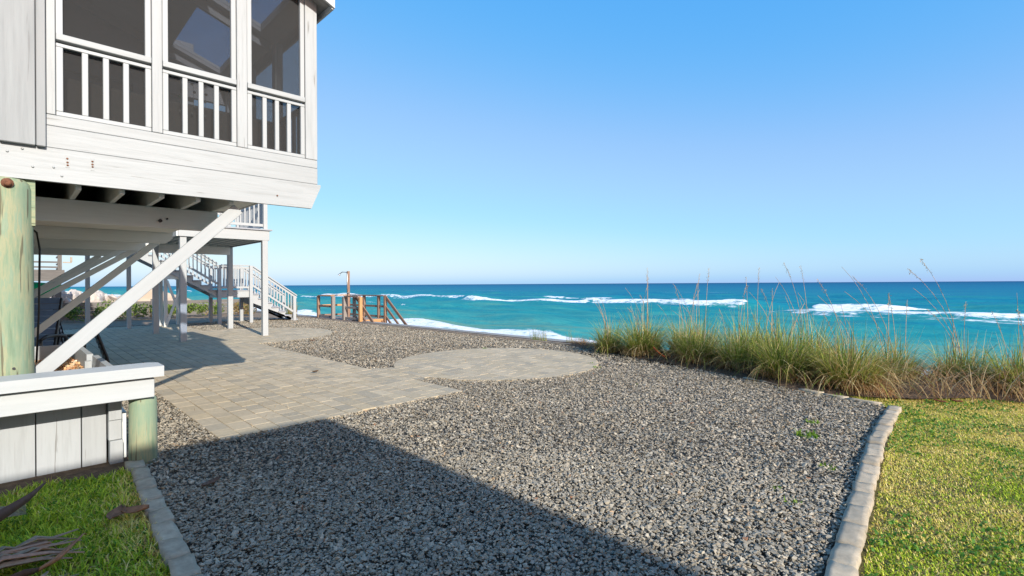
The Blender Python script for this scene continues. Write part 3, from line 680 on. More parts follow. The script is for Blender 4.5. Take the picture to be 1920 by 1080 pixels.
for a, b in ((.254, .915), (.994, 1.632), (1.728, 2.333)): window(a, b, YP)
# seaward porch wall: posts, rails and screens facing the ocean
XS = 2.468
for y0 in (6.62, 7.62, 8.62): box('post', XS - .10, XS, y0, y0 + .10, 2.928, 4.6, 'white', H)
box('siding_board', XS - .045, XS, YP + .05, 8.72, 2.66, 2.925, 'white', H)
box('porch_floor', 1.67, XS - .05, YP + .05, 8.7, 2.66, 2.72, 'white_under', H)
for y0, y1 in ((5.71, 6.62), (6.72, 7.62), (7.72, 8.62)):
    w = link('window', None, H, None, Matrix.Translation((XS, y0, 2.93)))
    box('sill_rail', XS - .07, XS - .01, y0 + .003, y1 - .003, 3.56, 3.61, 'white', w)
    box('frame', XS - .06, XS - .02, y0 + .003, y1 - .003, 2.93, 2.97, 'white_clean', w)
    for i in range(1, 6):
        c = y0 + (y1 - y0) * i / 6; box('baluster', XS - .06, XS - .025, c - .02, c + .02, 2.971, 3.559, 'white_clean', w)
    box('screen', XS - .075, XS - .073, y0, y1, 2.95, 4.6, 'screen_thin', w, 0)
cz = lambda x: 4.65 + .35 * (2.47 - x)
# north porch wall with a gable screen, west wall, floor
box('porch_wall', -6, .25, 8.74, 8.82, 2.65, 6.2, 'ceil', H)
box('porch_wall', .25, 2.46, 8.74, 8.82, 2.65, 3.55, 'ceil', H)
prism('porch_wall', [(.25, 8.742, 4.35), (2.46, 8.742, 4.35), (2.46, 8.742, cz(2.46) - .004), (.25, 8.742, cz(.25) - .004)], (0, .076, 0), 'ceil', H)
box('porch_wall', 1.2, 1.32, 8.745, 8.815, 3.55, 4.35, 'ceil', H)
box('house_wall', -.12, -.02, YP + .07, 8.7, 2.65, 6.0, 'ceil', H)
box('house_wall', -6, XS - .5, 8.83, 17.0, 2.66, 5.2, 'white', H)
box('floor', -6, 1.66, YP + .06, 13.1, 2.585, 2.640, 'dark_under', H, 0)
# sloping ceiling with two skylights: z = 4.65 + .35 (2.47 - X)
def ceil(x0, x1, y0, y1, name='ceiling_panel'): return prism(name, [(x0, y0, cz(x0)), (x1, y0, cz(x1)), (x1, y1, cz(x1)), (x0, y1, cz(x0))], (0, 0, .05), 'ceil', H)
ceil(-.1, 1.62, 5.62, 8.8); ceil(2.24, 2.46, 5.62, 8.8)
ceil(1.62, 2.24, 6.74, 7.0); ceil(1.62, 2.24, 8.5, 8.8); ceil(1.62, 2.24, 5.62, 5.74)
for y0, y1 in ((5.74, 6.74), (7.0, 8.5)):
    s = prism('skylight', [(1.60, y0 - .02, cz(1.60) + .105), (2.26, y0 - .02, cz(2.26) + .105), (2.26, y1 + .02, cz(2.26) + .105), (1.60, y1 + .02, cz(1.60) + .105)], (0, 0, .012), 'glass', H)
    for a, b in ((1.60, 1.62), (2.24, 2.26)):
        prism('frame', [(a, y0 - .02, cz(a) + .055), (b, y0 - .02, cz(b) + .055), (b, y1 + .02, cz(b) + .055), (a, y1 + .02, cz(a) + .055)], (0, 0, .045), 'white_clean', s)
    for a, b in ((y0 - .02, y0), (y1, y1 + .02)):
        prism('frame', [(1.621, a, cz(1.621) + .055), (2.239, a, cz(2.239) + .055), (2.239, b, cz(2.239) + .055), (1.621, b, cz(1.621) + .055)], (0, 0, .045), 'white_clean', s)
for y in (6.87, 8.62): brd('rafter', (.0, y, cz(0) - .06), (2.4, y, cz(2.4) - .06), .11, .05, 'ceil', H)
brd('tie_beam', (.1, 7.85, 4.33), (2.4, 7.85, 4.33), .10, .05, 'white_clean', H)
# roof skin with openings over the skylights, eave fascia
def roofp(x0, x1, y0, y1): return prism('roof_panel', [(x0, y0, cz(x0) + .06), (x1, y0, cz(x1) + .06), (x1, y1, cz(x1) + .06), (x0, y1, cz(x0) + .06)], (0, 0, .03), 'roof', H)
roofp(-.1, 1.59, 5.45, 17.1); roofp(2.27, 2.56, 5.45, 9.0); roofp(1.59, 2.27, 6.77, 6.97); roofp(1.59, 2.27, 8.53, 17.1); roofp(1.59, 2.27, 5.45, 5.71)
xw = .195  # unseen upper storey and wider front, added to bounce light onto the foreground
for i in range(34):
    w_ = .30; box('wall_panel', xw - w_ + .003, xw - .002, YP - .040, YP + .012, 4.905, 7.3, 'greywall', H, .005); xw -= w_
for i in range(14):
    x1_ = -1.09 - i * .62; box('wall_panel', x1_ - .617, x1_, YP - .042, YP + .011, 2.645, 4.9, 'greywall', H, .005)
box('house_wall', -10, -.13, YP + .07, 17.0, 5.0, 7.28, 'greywall', H); box('roof_panel', -10.4, .45, 5.2, 17.4, 7.31, 7.5, 'roof', H); box('house_wall', -10, -.13, YP + .013, YP + .069, 2.66, 7.28, 'greywall', H)
for x_ in (-3.2, -6.4):
    w_ = box('added_upper_window', x_, x_ + 1.2, YP - .08, YP - .043, 5.3, 6.7, 'white_clean', H); box('pane', x_ + .08, x_ + 1.12, YP - .09, YP - .081, 5.38, 6.62, 'darkglass', w_, 0)
brd('eave_fascia', (2.575, 5.42, 4.70), (2.575, 9.05, 4.70), .15, .03, 'white_cap', H)  # eave and rake corner lifted by colour, using the brightened white
prism('rake_fascia', [(2.59, 5.43, 4.635), (2.59, 5.43, 4.775), (2.40, 5.43, 4.84), (2.40, 5.43, 4.72)], (0, -.03, 0), 'white_cap', H)
prism('rake_fascia', [(2.398, 5.43, 4.722), (2.398, 5.43, 4.842), (.24, 5.43, 5.598), (.24, 5.43, 5.478)], (0, -.03, 0), 'white', H)
box('soffit', .2, 2.56, 5.46, 5.60, 4.905, 4.935, 'white_under', H)
# cushioned bench inside along the front, and the back of a settee
box('bench_back', .30, 2.30, YP + .30, YP + .42, 2.66, 3.36, 'cushion', H, .05)
# floor framing seen from below: rim, joists along Y, beams along X, braces
box('rim_joist', -6, 2.30, YP + .048, YP + .09, 2.395, 2.582, 'white_under', H)
for i in range(12):
    x = 1.60 - i * .30
    box('joist', x - .021, x + .021, YP + .093, 13.0, 2.335, 2.583, 'white_under', H)
for k, y in enumerate((6.35, 8.6, 10.7, 12.95)):
    prism('beam', [(-6, y, 2.115), (1.56, y, 2.115), (1.64, y, 2.19), (1.64, y, 2.332), (-6, y, 2.332)], (0, .09, 0), 'white_under', H)
    if k: box('underfloor_board', -6, 1.62, y - 2.1, y - .02, 2.27, 2.30, 'white_under', H)
def brace(y, x0, z0, x1, z1, mat):
    h = .125; dx, dz = x1 - x0, z1 - z0; l = math.hypot(dx, dz); ux, uz = dx / l, dz / l; nx, nz = -uz * h / 2, ux * h / 2
    # square-cut foot, level-cut head
    return prism('brace', [(x0 - nx, y, z0 - nz), (x1 - nx + ux * .10, y, z1 - nz + uz * .10), (x1 + nx - ux * .03, y, z1 + nz - uz * .03), (x0 + nx, y, z0 + nz)], (0, .045, 0), mat, H)
brd('brace', (.06, 5.77, .685), (1.68, 5.77, 2.31), .115, .045, 'white_clean', H)
for y, x0, z0, x1, z1 in ((8.98, .03, .745, 1.62, 2.26), (10.9, .05, 1.13, 1.60, 2.20), (12.0, .05, 1.22, 1.40, 2.15), (13.1, .05, 1.22, 1.25, 2.13)):
    brd('brace', (x0, y, z0), (x1, y, z1), .085, .05, 'white_under', H)
# piles
def pile(x, y, r, h, top=True):
    pr = [(r * 1.01, -.5), (r, .3), (r * .99, h * .6), (r * .985, h - .09), (r * .93, h - .045), (r * .80, h - .012), (r * .5, h + .004)] if top else [(r * 1.01, -.5), (r, h)]
    return lathe('pile', pr, 'pile', H, (x, y, 0), 28)
p0 = pile(-.055, 5.705, .178, 2.372)
for y in (8.6, 10.7, 12.95): pile(-.10, y + .045, .15, 2.115, False)
for y in (6.4, 8.65, 10.75, 13.0): pile(-3.4, y, .15, 2.115, False)
prism('pile', [(.05, 5.64, 2.0), (.13, 5.64, 2.0), (.13, 5.64, 2.37), (.05, 5.64, 2.37)], (0, .12, 0), 'pile', H)
# bolts and rusty straps on the skirt board
def bolt(x, z, r=.011, mat='rust', y=YP): return lathe('bolt', [(r, 0), (r, .010), (r * .6, .016)], mat, H, (x, y + .004, z), 8, (0, -1, 0))
for x, z in ((.325, 2.575), (.326, 2.543), (.327, 2.520), (.487, 2.578), (.487, 2.553), (.488, 2.532)): bolt(x, z, .008)
for x, z in ((.055, 2.61), (-.03, 2.575), (.24, 2.49), (.115, 2.475), (.29, 2.425), (2.02, 2.47)): bolt(x, z, .009, 'white' if x < 2 else 'rust')
for x in (.327, .487): box('strap', x - .013, x + .013, YP - .003, YP + .002, 2.50, 2.605, 'white', H, 0)
lathe('bolt', [(.038, 0), (.038, .012), (.024, .014), (.024, .04), (.01, .044)], 'rust', p0, (-.03, 5.535, 2.312), 12, (0, -1, 0))
lathe('bolt', [(.010, 0), (.010, .004)], 'black', p0, (.0, 5.533, .86), 10, (0, -1, 0))
lathe('bolt', [(.018, 0), (.018, .02)], 'black', H, (1.10, 6.352, 2.19), 10, (0, -1, 0)); lathe('bolt', [(.010, 0), (.010, .02)], 'black', H, (1.16, 6.352, 2.215), 8, (0, -1, 0))
tube('cable', [(.10, 8.3, 2.26), (.20, 8.25, 2.15), (.225, 8.2, 1.95), (.22, 8.2, 1.6), (.215, 8.2, 1.2), (.19, 8.2, .6)], .011, 'black', H)

GA = thing('shell_garland', (1.3, 6.3, 3.5), 'strings of small pale shells hanging inside the middle porch window', 'garland')
gm = {}
for k_, m_ in (('pale', 'white_cap'), ('teal', 'green'), ('amber', 'orange')):
    bm = bmesh.new(); bmesh.ops.create_icosphere(bm, subdivisions=1, radius=.016); gm[k_] = bpy.data.meshes.new('shell_bead'); bm.to_mesh(gm[k_]); bm.free(); gm[k_].materials.append(M[m_])
for i in range(5):
    x_ = 1.08 + i * .11
    for j in range(6):
        link('shell_bead', gm['pale' if (i + j * 2) % 7 else ('teal' if i < 2 else 'amber')], GA, None, Matrix.Translation((x_ + .01 * math.sin(j * 3 + i), 5.86, 3.62 - j * .075)))
    tube('string', [(x_, 5.86, 3.72), (x_, 5.86, 3.22)], .002, 'white_cap', GA, 4)

# ================================================================== PLANTER BENCH AT THE FOOT OF THE HOUSE
P = thing('planter_bench', (0, 5.2, 0), 'low white wooden planter bench wall with a thick cap, bottom left', 'planter')
prism('cap', [(-4, 5.10, .735), (.905, 5.10, .735), (.905, 5.14, .735), (.905, 5.36, .735), (.84, 5.42, .735), (-4, 5.42, .735)], (0, 0, .088), 'white_cap', P)
box('fascia', -4, .845, 5.15, 5.195, .560, .722, 'white_cap', P)
xb = .56
for i in range(16):
    w = .275 if i else .165
    box('wall_board', xb - w + .004, xb - .003, 5.47, 5.505, -.05, .70, 'white', P, .003); xb -= w
box('corner_board', .566, .655, 5.40, 5.50, .36, .575, 'white', P); box('corner_board', .566, .655, 5.41, 5.50, .19, .357, 'white', P); box('corner_board', .572, .662, 5.385, 5.50, -.03, .187, 'white', P)
lathe('post', [(.10, -.4), (.101, .3), (.099, .50), (.094, .535), (.08, .553)], 'pile', P, (.785, 5.285, 0), 26)
prism('side_board', [(.615, 5.52, .755), (.60, 7.02, .755), (.60, 7.02, .12), (.615, 5.52, .12)], (.05, 0, 0), 'white', P)
prism('side_board', [(.565, 7.17, .755), (.55, 8.62, .755), (.55, 8.62, .14), (.565, 7.17, .14)], (.055, 0, 0), 'white', P)
box('side_post', .535, .595, 6.98, 7.06, .1, .70, 'white', P)
box('side_board', .66, .70, 5.52, 8.66, -.04, .40, 'white_under', P)
box('cross_board', -3, .55, 8.64, 8.69, .1, .75, 'white', P)
prism('shell_bed_soil', [(-4, 5.52, .50), (.60, 5.52, .50), (.55, 8.63, .50), (-4, 8.63, .50)], (0, 0, .03), 'darkdirt', P)
n = 6500; x = rng.uniform(-1.2, .545, n); y = rng.uniform(6.35, 8.62, n); s = rng.uniform(.02, .042, n)
sc = np.array([(.62, .34, .15), (.70, .48, .28), (.78, .62, .44), (.52, .24, .11), (.66, .42, .20), (.80, .70, .56), (.40, .22, .13)])[rng.integers(0, 7, n)] * rng.uniform(.85, 1.1, (n, 1))
sz = .535 + .07 * fbm(x * 1.5, y * 1.5) + rng.uniform(-.01, .02, n)
V, F, Cc = scatter(far_p, np.stack([x, y, sz], 1), rng.normal(0, .5, n), rng.normal(0, .5, n), rng.uniform(0, 6.28, n), np.stack([s, s * .8, s * .45], 1), sc)
o = npmesh('shell_gravel', V, F, 'stone', Cc); props(o, 'orange and cream shell gravel filling the planter under the house', 'shells', kind='stuff')

# ================================================================== RAISED DECK ON POSTS
D = thing('raised_deck', (4.3, 17.4, 0), 'white raised deck on four slender square posts beyond the porch', 'deck')
for x, y in ((5.28, 15.68), (5.33, 19.2), (3.22, 15.72), (3.16, 19.0)): box('post', x - .075, x + .075, y - .075, y + .075, -.05, 2.83, 'white_clean', D)
box('rim_board', 3.1, 5.40, 15.60, 15.645, 2.83, 3.12, 'white_clean', D); box('rim_board', 5.36, 5.405, 15.65, 19.4, 2.83, 3.12, 'white_clean', D); box('rim_board', 3.1, 5.40, 19.405, 19.45, 2.83, 3.12, 'white_under', D)
box('rim_board', 3.05, 3.095, 15.6, 19.4, 2.83, 3.12, 'white_under', D)
for i in range(9): x = 3.35 + i * .24; box('joist', x - .02, x + .02, 15.65, 19.4, 2.86, 3.11, 'white_under', D)
box('beam', 2.4, 5.3, 19.06, 19.15, 2.56, 2.83, 'white_under', D)
for i in range(26): y = 15.55 + i * .152; box('deck_board', 3.0, 5.47, y + .003, y + .146, 3.125, 3.165, 'tread', D, .003)
def rail(root, p0, p1, z0, h, nb, posts=(True, True), mat='white_clean', tall=.0):
    """rail between two points (x,y,zfloor); follows a slope"""
    p0, p1 = Vector(p0), Vector(p1); u = Vector((0, 0, 1))
    brd('top_rail', p0 + u * h, p1 + u * h, .045, .13, mat, root)
    brd('upper_rail', p0 + u * (h - .10), p1 + u * (h - .10), .07, .04, mat, root); brd('bottom_rail', p0 + u * z0, p1 + u * z0, .08, .04, mat, root)
    for i in range(1, nb + 1):
        q = p0.lerp(p1, i / (nb + 1)); brd('baluster', q + u * (z0 + .03), q + u * (h - .12), .036, .036, mat, root, (1, 0, 0))
rail(D, (3.15, 15.72, 3.165), (5.26, 15.72, 3.165), .12, .92, 16); rail(D, (5.34, 15.8, 3.165), (5.34, 18.2, 3.165), .12, .92, 18); rail(D, (3.15, 19.3, 3.165), (5.3, 19.3, 3.165), .12, .92, 16)
for x, y in ((5.31, 15.70), (5.33, 18.3), (5.33, 19.32), (3.15, 15.70)): box('rail_post', x - .055, x + .055, y - .055, y + .055, 3.167, 4.2, 'white_clean', D)

# ================================================================== STAIRCASE
S = thing('staircase', (6.5, 21.9, 0), 'white wooden staircase with baluster rails and a mid landing', 'staircase')
YF, YB = 21.8, 22.9; LZ = 1.33
def flight(x0, z0, x1, z1, n):
    """treads from (x0,z0) high to (x1,z1) low"""
    run, rise = (x1 - x0) / n, (z0 - z1) / n
    for yy in (YF + .02, YB - .06):
        pts = [(x0, yy, z0 - .02)]
        for i in range(n):
            pts += [(x0 + i * run, yy, z0 - (i + 1) * rise - .02)] if i else [(x0, yy, z0 - rise - .02)]
            pts += [(x0 + (i + 1) * run, yy, z0 - (i + 1) * rise - .02)]
        pts = pts[1:]
        pts += [(x1, yy, z1 - .02 - (.0 if z1 < .05 else .25)), (x0 - .0, yy, z0 - rise - .34)]
        prism('stringer', pts, (0, .045, 0), 'white_clean', S)
    for i in range(n): box('tread', x0 + i * run - .03, x0 + (i + 1) * run, YF - .03, YB + .03, z0 - (i + 1) * rise - .015, z0 - (i + 1) * rise + .028, 'tread', S)
flight(6.85, LZ, 8.70, .03, 7)
flight(2.9, 3.16, 5.62, LZ, 10)
box('landing_board', 5.58, 6.9, YF - .03, YB + .03, LZ - .04, LZ, 'tread', S)
box('landing_rim', 5.62, 6.86, YF - .005, YF + .04, LZ - .30, LZ - .045, 'white_clean', S); box('landing_rim', 5.62, 6.86, YB - .04, YB + .005, LZ - .30, LZ - .045, 'white_clean', S); box('landing_rim', 5.60, 5.64, YF + .05, YB - .05, LZ - .30, LZ - .045, 'white_under', S)
for x in (5.66, 6.80):
    for y in (YF - .06, YB + .06): box('post', x - .06, x + .06, y - .06, y + .06, -.05, LZ + .98, 'white_clean', S)
for y in (YF - .06, YB + .06): box('newel', 8.46, 8.58, y - .06, y + .06, -.05, 1.05, 'white_clean', S)
for y in (YF - .06, YB + .06):
    rail(S, (5.73, y, LZ), (6.73, y, LZ), .10, .98, 9)
    rail(S, (6.86, y, LZ - .02), (8.62, y, .08), .20, .98, 14)
    rail(S, (3.0, y, 3.12), (5.60, y, LZ + .05), .20, .98, 18)
box('upper_landing', 1.6, 2.95, 19.5, YB + .1, 3.06, 3.16, 'tread', S); box('landing_rim', 1.6, 2.95, YF - .02, YF + .02, 2.80, 3.05, 'white_under', S)
for x in (1.75, 2.85): box('post', x - .06, x + .06, YF - .1, YF + .02, -.05, 3.05, 'white_clean', S)
for x in (3.95, 4.50): box('post', x - .055, x + .055, YF + .1, YF + .2, -.05, 1.95, 'white_under', S); box('post', x - .055, x + .055, YB - .2, YB - .1, -.05, 1.95, 'white_under', S)
box('cross_beam', 3.85, 4.62, YF + .06, YF + .099, 1.75, 2.05, 'white_under', S)
brd('cross_brace', (3.98, YF + .06, 1.7), (4.5, YF + .06, .1), .08, .035, 'white_under', S); brd('cross_brace', (4.48, YF + .02, 1.7), (3.96, YF + .02, .1), .08, .035, 'white_under', S)
fl = lathe('floodlight', [(.05, 0), (.08, .05), (.085, .14)], 'white_clean', S, (2.72, YF - .16, 2.92), 12, (.2, -.6, -.5)); lathe('floodlight', [(.05, 0), (.08, .05), (.085, .14)], 'white_clean', S, (2.55, YF - .16, 2.92), 12, (-.3, -.6, -.5))

# ================================================================== SEAWALL, WALKOVER, SHOWER
SW = thing('seawall', (10.1, 0, 0), 'grey concrete seawall cap running along the gravel above the beach', 'seawall')
box('wall', 9.99, 10.22, -120, 160, -4.2, -.131, 'concrete', SW, .01)
y = -60.0
while y < 90:
    box('cap', 9.99, 10.38, y + .004, y + 5.996, -.13, .008, 'concrete', SW, .015); y += 6
E2 = thing('timber_edging', (9.55, 15, 0), 'thin tan timber edging along the seaward side of the gravel', 'edging')
y = 7.3
while y < 23: L_ = 2.4; box('board', 9.50, 9.54, y, y + L_ - .006, -.05, .045 + random.uniform(-.006, .006), 'edging', E2); y += L_
sheet('soil_strip_seaward', [rect(9.53, 10.0, 7, 24)], .006, 'darkdirt')
K = thing('beach_walkover', (10.7, 20.5, 0), 'brown timber beach walkover platform with rails and stairs down at the seawall', 'walkover')
XA, XB = 10.0, 11.5
for i in range(22): y = 19.5 + i * .148; box('deck_board', XA - .05, XB + .08, y + .003, y + .143, -.02, .018, 'greywood', K, .003)
box('joist', XA, XA + .05, 19.5, 22.75, -.24, -.022, 'brown', K); box('joist', XB - .05, XB, 19.5, 22.75, -.24, -.022, 'brown', K); box('riser', XA + .1, XB, 19.44, 19.49, -.20, .012, 'orange_wood', K)
def wpost(x, y, zt, mat, zb=-.25, s=.055): return box('post', x - s, x + s, y - s, y + s, zb, zt, mat, K)
for y, m, s in ((22.7, 'brown', .06), (21.2, 'greywood', .07), (20.12, 'greywood', .08), (18.75, 'orange_wood', .065)): wpost(XA, y, 1.0, m, s=s)
for y in (22.7, 21.2, 19.9, 19.35): wpost(XB, y, 1.02, 'brown', -3.2 if y < 19.8 else -.25)
wpost(XA + .02, 22.72, .2, 'brown')
for z, hh in ((1.02, .05), (.55, .09), (.10, .09)):
    m = 'brown' if z > .2 else 'greywood'; t = .14 if z > 1 else .04
    brd('rail', (XA, 21.27, z), (XA, 22.64, z), hh, t, m, K); brd('rail', (XA, 18.82, z), (XA, 20.04, z), hh, t, m if z != .55 else 'greywood', K)
    brd('rail', (XB, 19.38, z), (XB, 22.7, z), hh, t, 'brown', K); brd('rail', (XA + .1, 22.78, z), (XB - .08, 22.78, z), hh, t, 'orange_wood' if z > .3 else 'brown', K)
for x, zz in ((XB, 1.0), (XA + .12, 1.0)):
    for dz in (0, -.42, -.84): brd('stair_rail', (x, 19.36, zz + dz), (x, 15.2, zz + dz - 2.95), .10 if dz else .13, .045, 'brown', K)
    wpost(x, 17.2, -.5, 'brown', -3.4)
for x in (XA + .2, XB - .12): brd('stringer', (x, 19.5, -.15), (x, 15.2, -3.2), .26, .05, 'brown', K)
for i in range(13): box('stair_tread', XA + .23, XB - .15, 19.2 - i * .33, 19.47 - i * .33, -.24 - i * .234, -.20 - i * .234, 'greywood', K)
wpost(XA + .1, 19.45, 1.02, 'greywood')
O = thing('outdoor_shower', (10.62, 21.0, 0), 'tall thin brown shower post with a curved head on the walkover', 'shower')
box('post', 10.57, 10.67, 20.95, 21.05, .02, 2.12, 'brown', O)
tube('pipe', [(10.54, 20.93, .6), (10.54, 20.93, 2.0), (10.50, 20.97, 2.07), (10.38, 21.09, 2.08), (10.30, 21.17, 2.0)], .018, 'steel', O)
lathe('shower_head', [(.02, 0), (.05, .05), (.055, .07)], 'steel', O, (10.30, 21.17, 2.0), 12, (-.4, .4, -1)); lathe('valve', [(.03, 0), (.03, .06)], 'steel', O, (10.56, 20.95, 1.15), 8, (.5, -1, 0))

# ================================================================== SEA OATS
def seaoat(x, y, h, rad, nb, stalks, label, dry=.35, leanx=0.0):
    nb = int(nb * 1.12); dry *= .88
    root = thing('sea_oats_clump', (x, y, .03), label, 'sea oats', 'sea oats along the top of the seawall')
    a = rng.uniform(0, 6.28, nb); r = rad * .42 * np.sqrt(rng.random(nb)); bx, by = x + r * np.cos(a), y + r * np.sin(a)
    out = np.clip(r / (rad * .42), 0, 1); L = .84 * h * np.clip(rng.lognormal(-.05, .36, nb), .3, 1.7); lean = np.clip(rng.normal(.30 + .75 * out, .38, nb), .04, 2.0)
    az = a + rng.normal(0, .9, nb)
    az = np.arctan2(np.sin(az) - .28, np.cos(az) + .10 + leanx)
    g = np.array([(.19, .25, .035), (.29, .35, .05), (.42, .45, .09), (.10, .15, .025), (.55, .52, .16)])[rng.choice(5, nb, p=[.24, .27, .22, .13, .14])]
    d = np.array([(.70, .52, .23), (.56, .39, .15), (.78, .62, .32), (.40, .25, .10)])[rng.integers(0, 4, nb)]
    isd = rng.random(nb) < dry; c = np.where(isd[:, None], d, g) * rng.uniform(.75, 1.2, (nb, 1)); lean = np.where(isd, lean * 1.25, lean); L = np.where(lean > 1.1, L * 1.15, L)
    gz = np.full(nb, .02)
    b1 = bladeset(nb, bx, by, gz, L, rng.uniform(.007, .014, nb), lean, c, 7, 1.0, az)
    o = npmesh('blades', *b1[:2], 'blade', b1[2], root, (x, y, .03))
    m = nb // 2; a = rng.uniform(0, 6.28, m); r = rad * .62 * np.sqrt(rng.random(m))
    d = np.array([(.44, .31, .15), (.33, .21, .09), (.56, .42, .22), (.20, .13, .06)])[rng.integers(0, 4, m)]
    b2 = bladeset(m, x + r * np.cos(a), y + r * np.sin(a), rng.uniform(.02, .12, m), rng.uniform(.15, .45, m), rng.uniform(.006, .011, m), rng.uniform(1.1, 2.2, m), d, 4)
    npmesh('dead_thatch', *b2[:2], 'blade', b2[2], root, (x, y, .03))
    stalks = list(stalks) + [(rng.uniform(1.0, 1.6), rng.normal(-.15, .25), rng.normal(.1, .2), int(rng.random() < .4)) for _ in range(3)]
    for (hx, lx, ly, head) in stalks:
        sx, sy = x + rng.normal(0, rad * .15), y + rng.normal(0, rad * .15); pts = []
        for k in range(9):
            t = k / 8; bend = t ** 2.0; pts.append((sx + lx * bend, sy + ly * bend, .03 + hx * (t - .08 * t ** 4)))
        st = tube('stalk', pts, .0062, 'straw', root, 4, .35)
        if head:
            tip = Vector(pts[-1]); dr = (tip - Vector(pts[-2])).normalized(); q = []
            for k in range(26):
                t = k / 25; p = Vector(pts[-1]) - dr * .26 * t + Vector((rng.normal(0, .012), rng.normal(0, .012), -.01)); q.append(p[:])
            q = np.array(q); nq = len(q); sq = rng.uniform(.010, .019, nq)
            V, F, Cc = scatter(far_p, q, rng.uniform(0, 6, nq), rng.uniform(0, 6, nq), rng.uniform(0, 6, nq), np.stack([sq, sq * .5, sq * .35], 1), np.tile(np.array([(.40, .27, .12)]), (nq, 1)) * rng.uniform(.7, 1.2, (nq, 1)))
            npmesh('seed_head', V, F, 'deadleaf', Cc, st, pts[-1])
    return root
M['straw'] = plain('dry_stalk', (.46, .30, .16), 0.7, 0, 0.3, 20, 0)
OATS = [  # x, y, height, radius, blades, stalks(height, lean x, lean y, head), label, dry
    (9.15, 6.15, .62, .55, 700, [(1.2, -.25, .25, 0), (1.0, .1, .3, 0)], 'straggly dark sea oats clump at the seaward end, nearest the round patio', .35),
    (9.15, 5.35, .78, .68, 1100, [(1.95, .05, .02, 1), (1.75, .02, .0, 1), (1.5, -.35, .3, 0), (1.6, .2, -.1, 0)], 'dense olive sea oats clump behind the orange dead leaf', .30),
    (9.6, 4.65, .74, .6, 750, [(1.8, .08, -.05, 1), (1.55, -.12, .14, 1), (1.45, .3, -.2, 0)], 'sea oats clump just right of the orange dead leaf, tall straight seed stalks', .34),
    (9.0, 4.10, .76, .68, 1050, [(1.9, .06, -.06, 1), (1.6, .1, -.12, 1), (1.35, .0, .0, 1)], 'pale green arching sea oats clump over the gravel shadow', .36),
    (8.80, 3.25, .78, .70, 1150, [(1.55, .12, -.1, 1), (1.7, -.02, .02, 1)], 'sea oats clump with drooping leaves spilling onto the gravel', .32),
    (9.60, 3.15, .78, .6, 650, [(1.9, .06, -.03, 1), (1.6, .2, -.2, 0)], 'sea oats clump set back behind the drooping one', .35),
    (8.38, 2.45, .80, .68, 1250, [(1.5, -.2, .2, 1), (1.25, .2, -.2, 0)], 'thick upright sea oats clump at the middle of the row', .26),
    (9.25, 2.25, .78, .6, 700, [(1.95, -.25, .25, 1), (1.9, -.1, .1, 1), (1.7, -.3, .35, 0)], 'sea oats clump behind the middle of the row with long slanting stalks', .32),
    (8.25, 1.60, .72, .64, 1250, [(1.65, -.3, .3, 1), (1.4, -.5, .4, 0)], 'sunlit yellow-green sea oats clump beside the end of the edging stones', .38),
    (9.3, 1.25, .60, .62, 800, [(1.7, -.45, .45, 1), (1.85, -.5, .45, 0), (1.45, -.6, .5, 0)], 'sea oats clump with stalks leaning left over the dead reeds', .45),
    (9.6, .50, .58, .62, 800, [(1.8, -.75, .55, 1), (1.5, -.6, .5, 0), (1.95, -.6, .4, 1)], 'wind-bent sea oats clump above the fallen reeds on the lawn edge', .40),
    (9.35, -.10, .60, .60, 1100, [(1.2, -.2, .1, 1)], 'green sea oats clump at the right edge of the picture', .30),
    (9.75, -.75, .62, .6, 800, [(1.4, .1, -.2, 1)], 'sea oats clump cut off by the right edge of the picture', .35),
]
for a in OATS: seaoat(*a)
# fallen dead reeds at the lawn edge
n = 800; x = rng.uniform(7.9, 9.4, n); y = rng.uniform(-.7, 1.5, n); k = (y < 1.75 - .55 * (9.4 - x) * 0 + 0) & (x + .75 * y > 8.45) & (x + .9 * y < 9.9); x, y = x[k], y[k]; n = len(x)
d = np.array([(.58, .39, .19), (.42, .25, .11), (.72, .54, .29), (.28, .16, .08)])[rng.integers(0, 4, n)]
b = bladeset(n, x, y, rng.uniform(.0, .14, n), rng.uniform(.25, .75, n), rng.uniform(.007, .013, n), rng.uniform(1.3, 1.9, n), d, 4, .6, rng.normal(-.7, .6, n) + np.where(rng.random(n) < .5, 0, math.pi))
o = npmesh('fallen_reeds', *b[:2], 'blade', b[2]); props(o, 'heap of fallen brown reeds between sea oats and lawn', 'dead reeds', kind='stuff')
n = 1500; y = rng.uniform(1.0, 7.4, n); x = np.interp(y, [1, 2, 3.9, 6.2, 7.4], [7.7, 7.85, 8.6, 9.1, 9.5]) + np.abs(rng.normal(0, .22, n))
d = np.array([(.46, .27, .12), (.34, .18, .075), (.58, .39, .19), (.40, .18, .07)])[rng.integers(0, 4, n)]
b = bladeset(n, x, y, rng.uniform(.02, .10, n), rng.uniform(.10, .35, n), rng.uniform(.005, .01, n), rng.uniform(1.3, 2.1, n), d, 4)
o = npmesh('leaf_litter', *b[:2], 'blade', b[2]); props(o, 'brown straw litter under the sea oats', 'litter', kind='stuff')
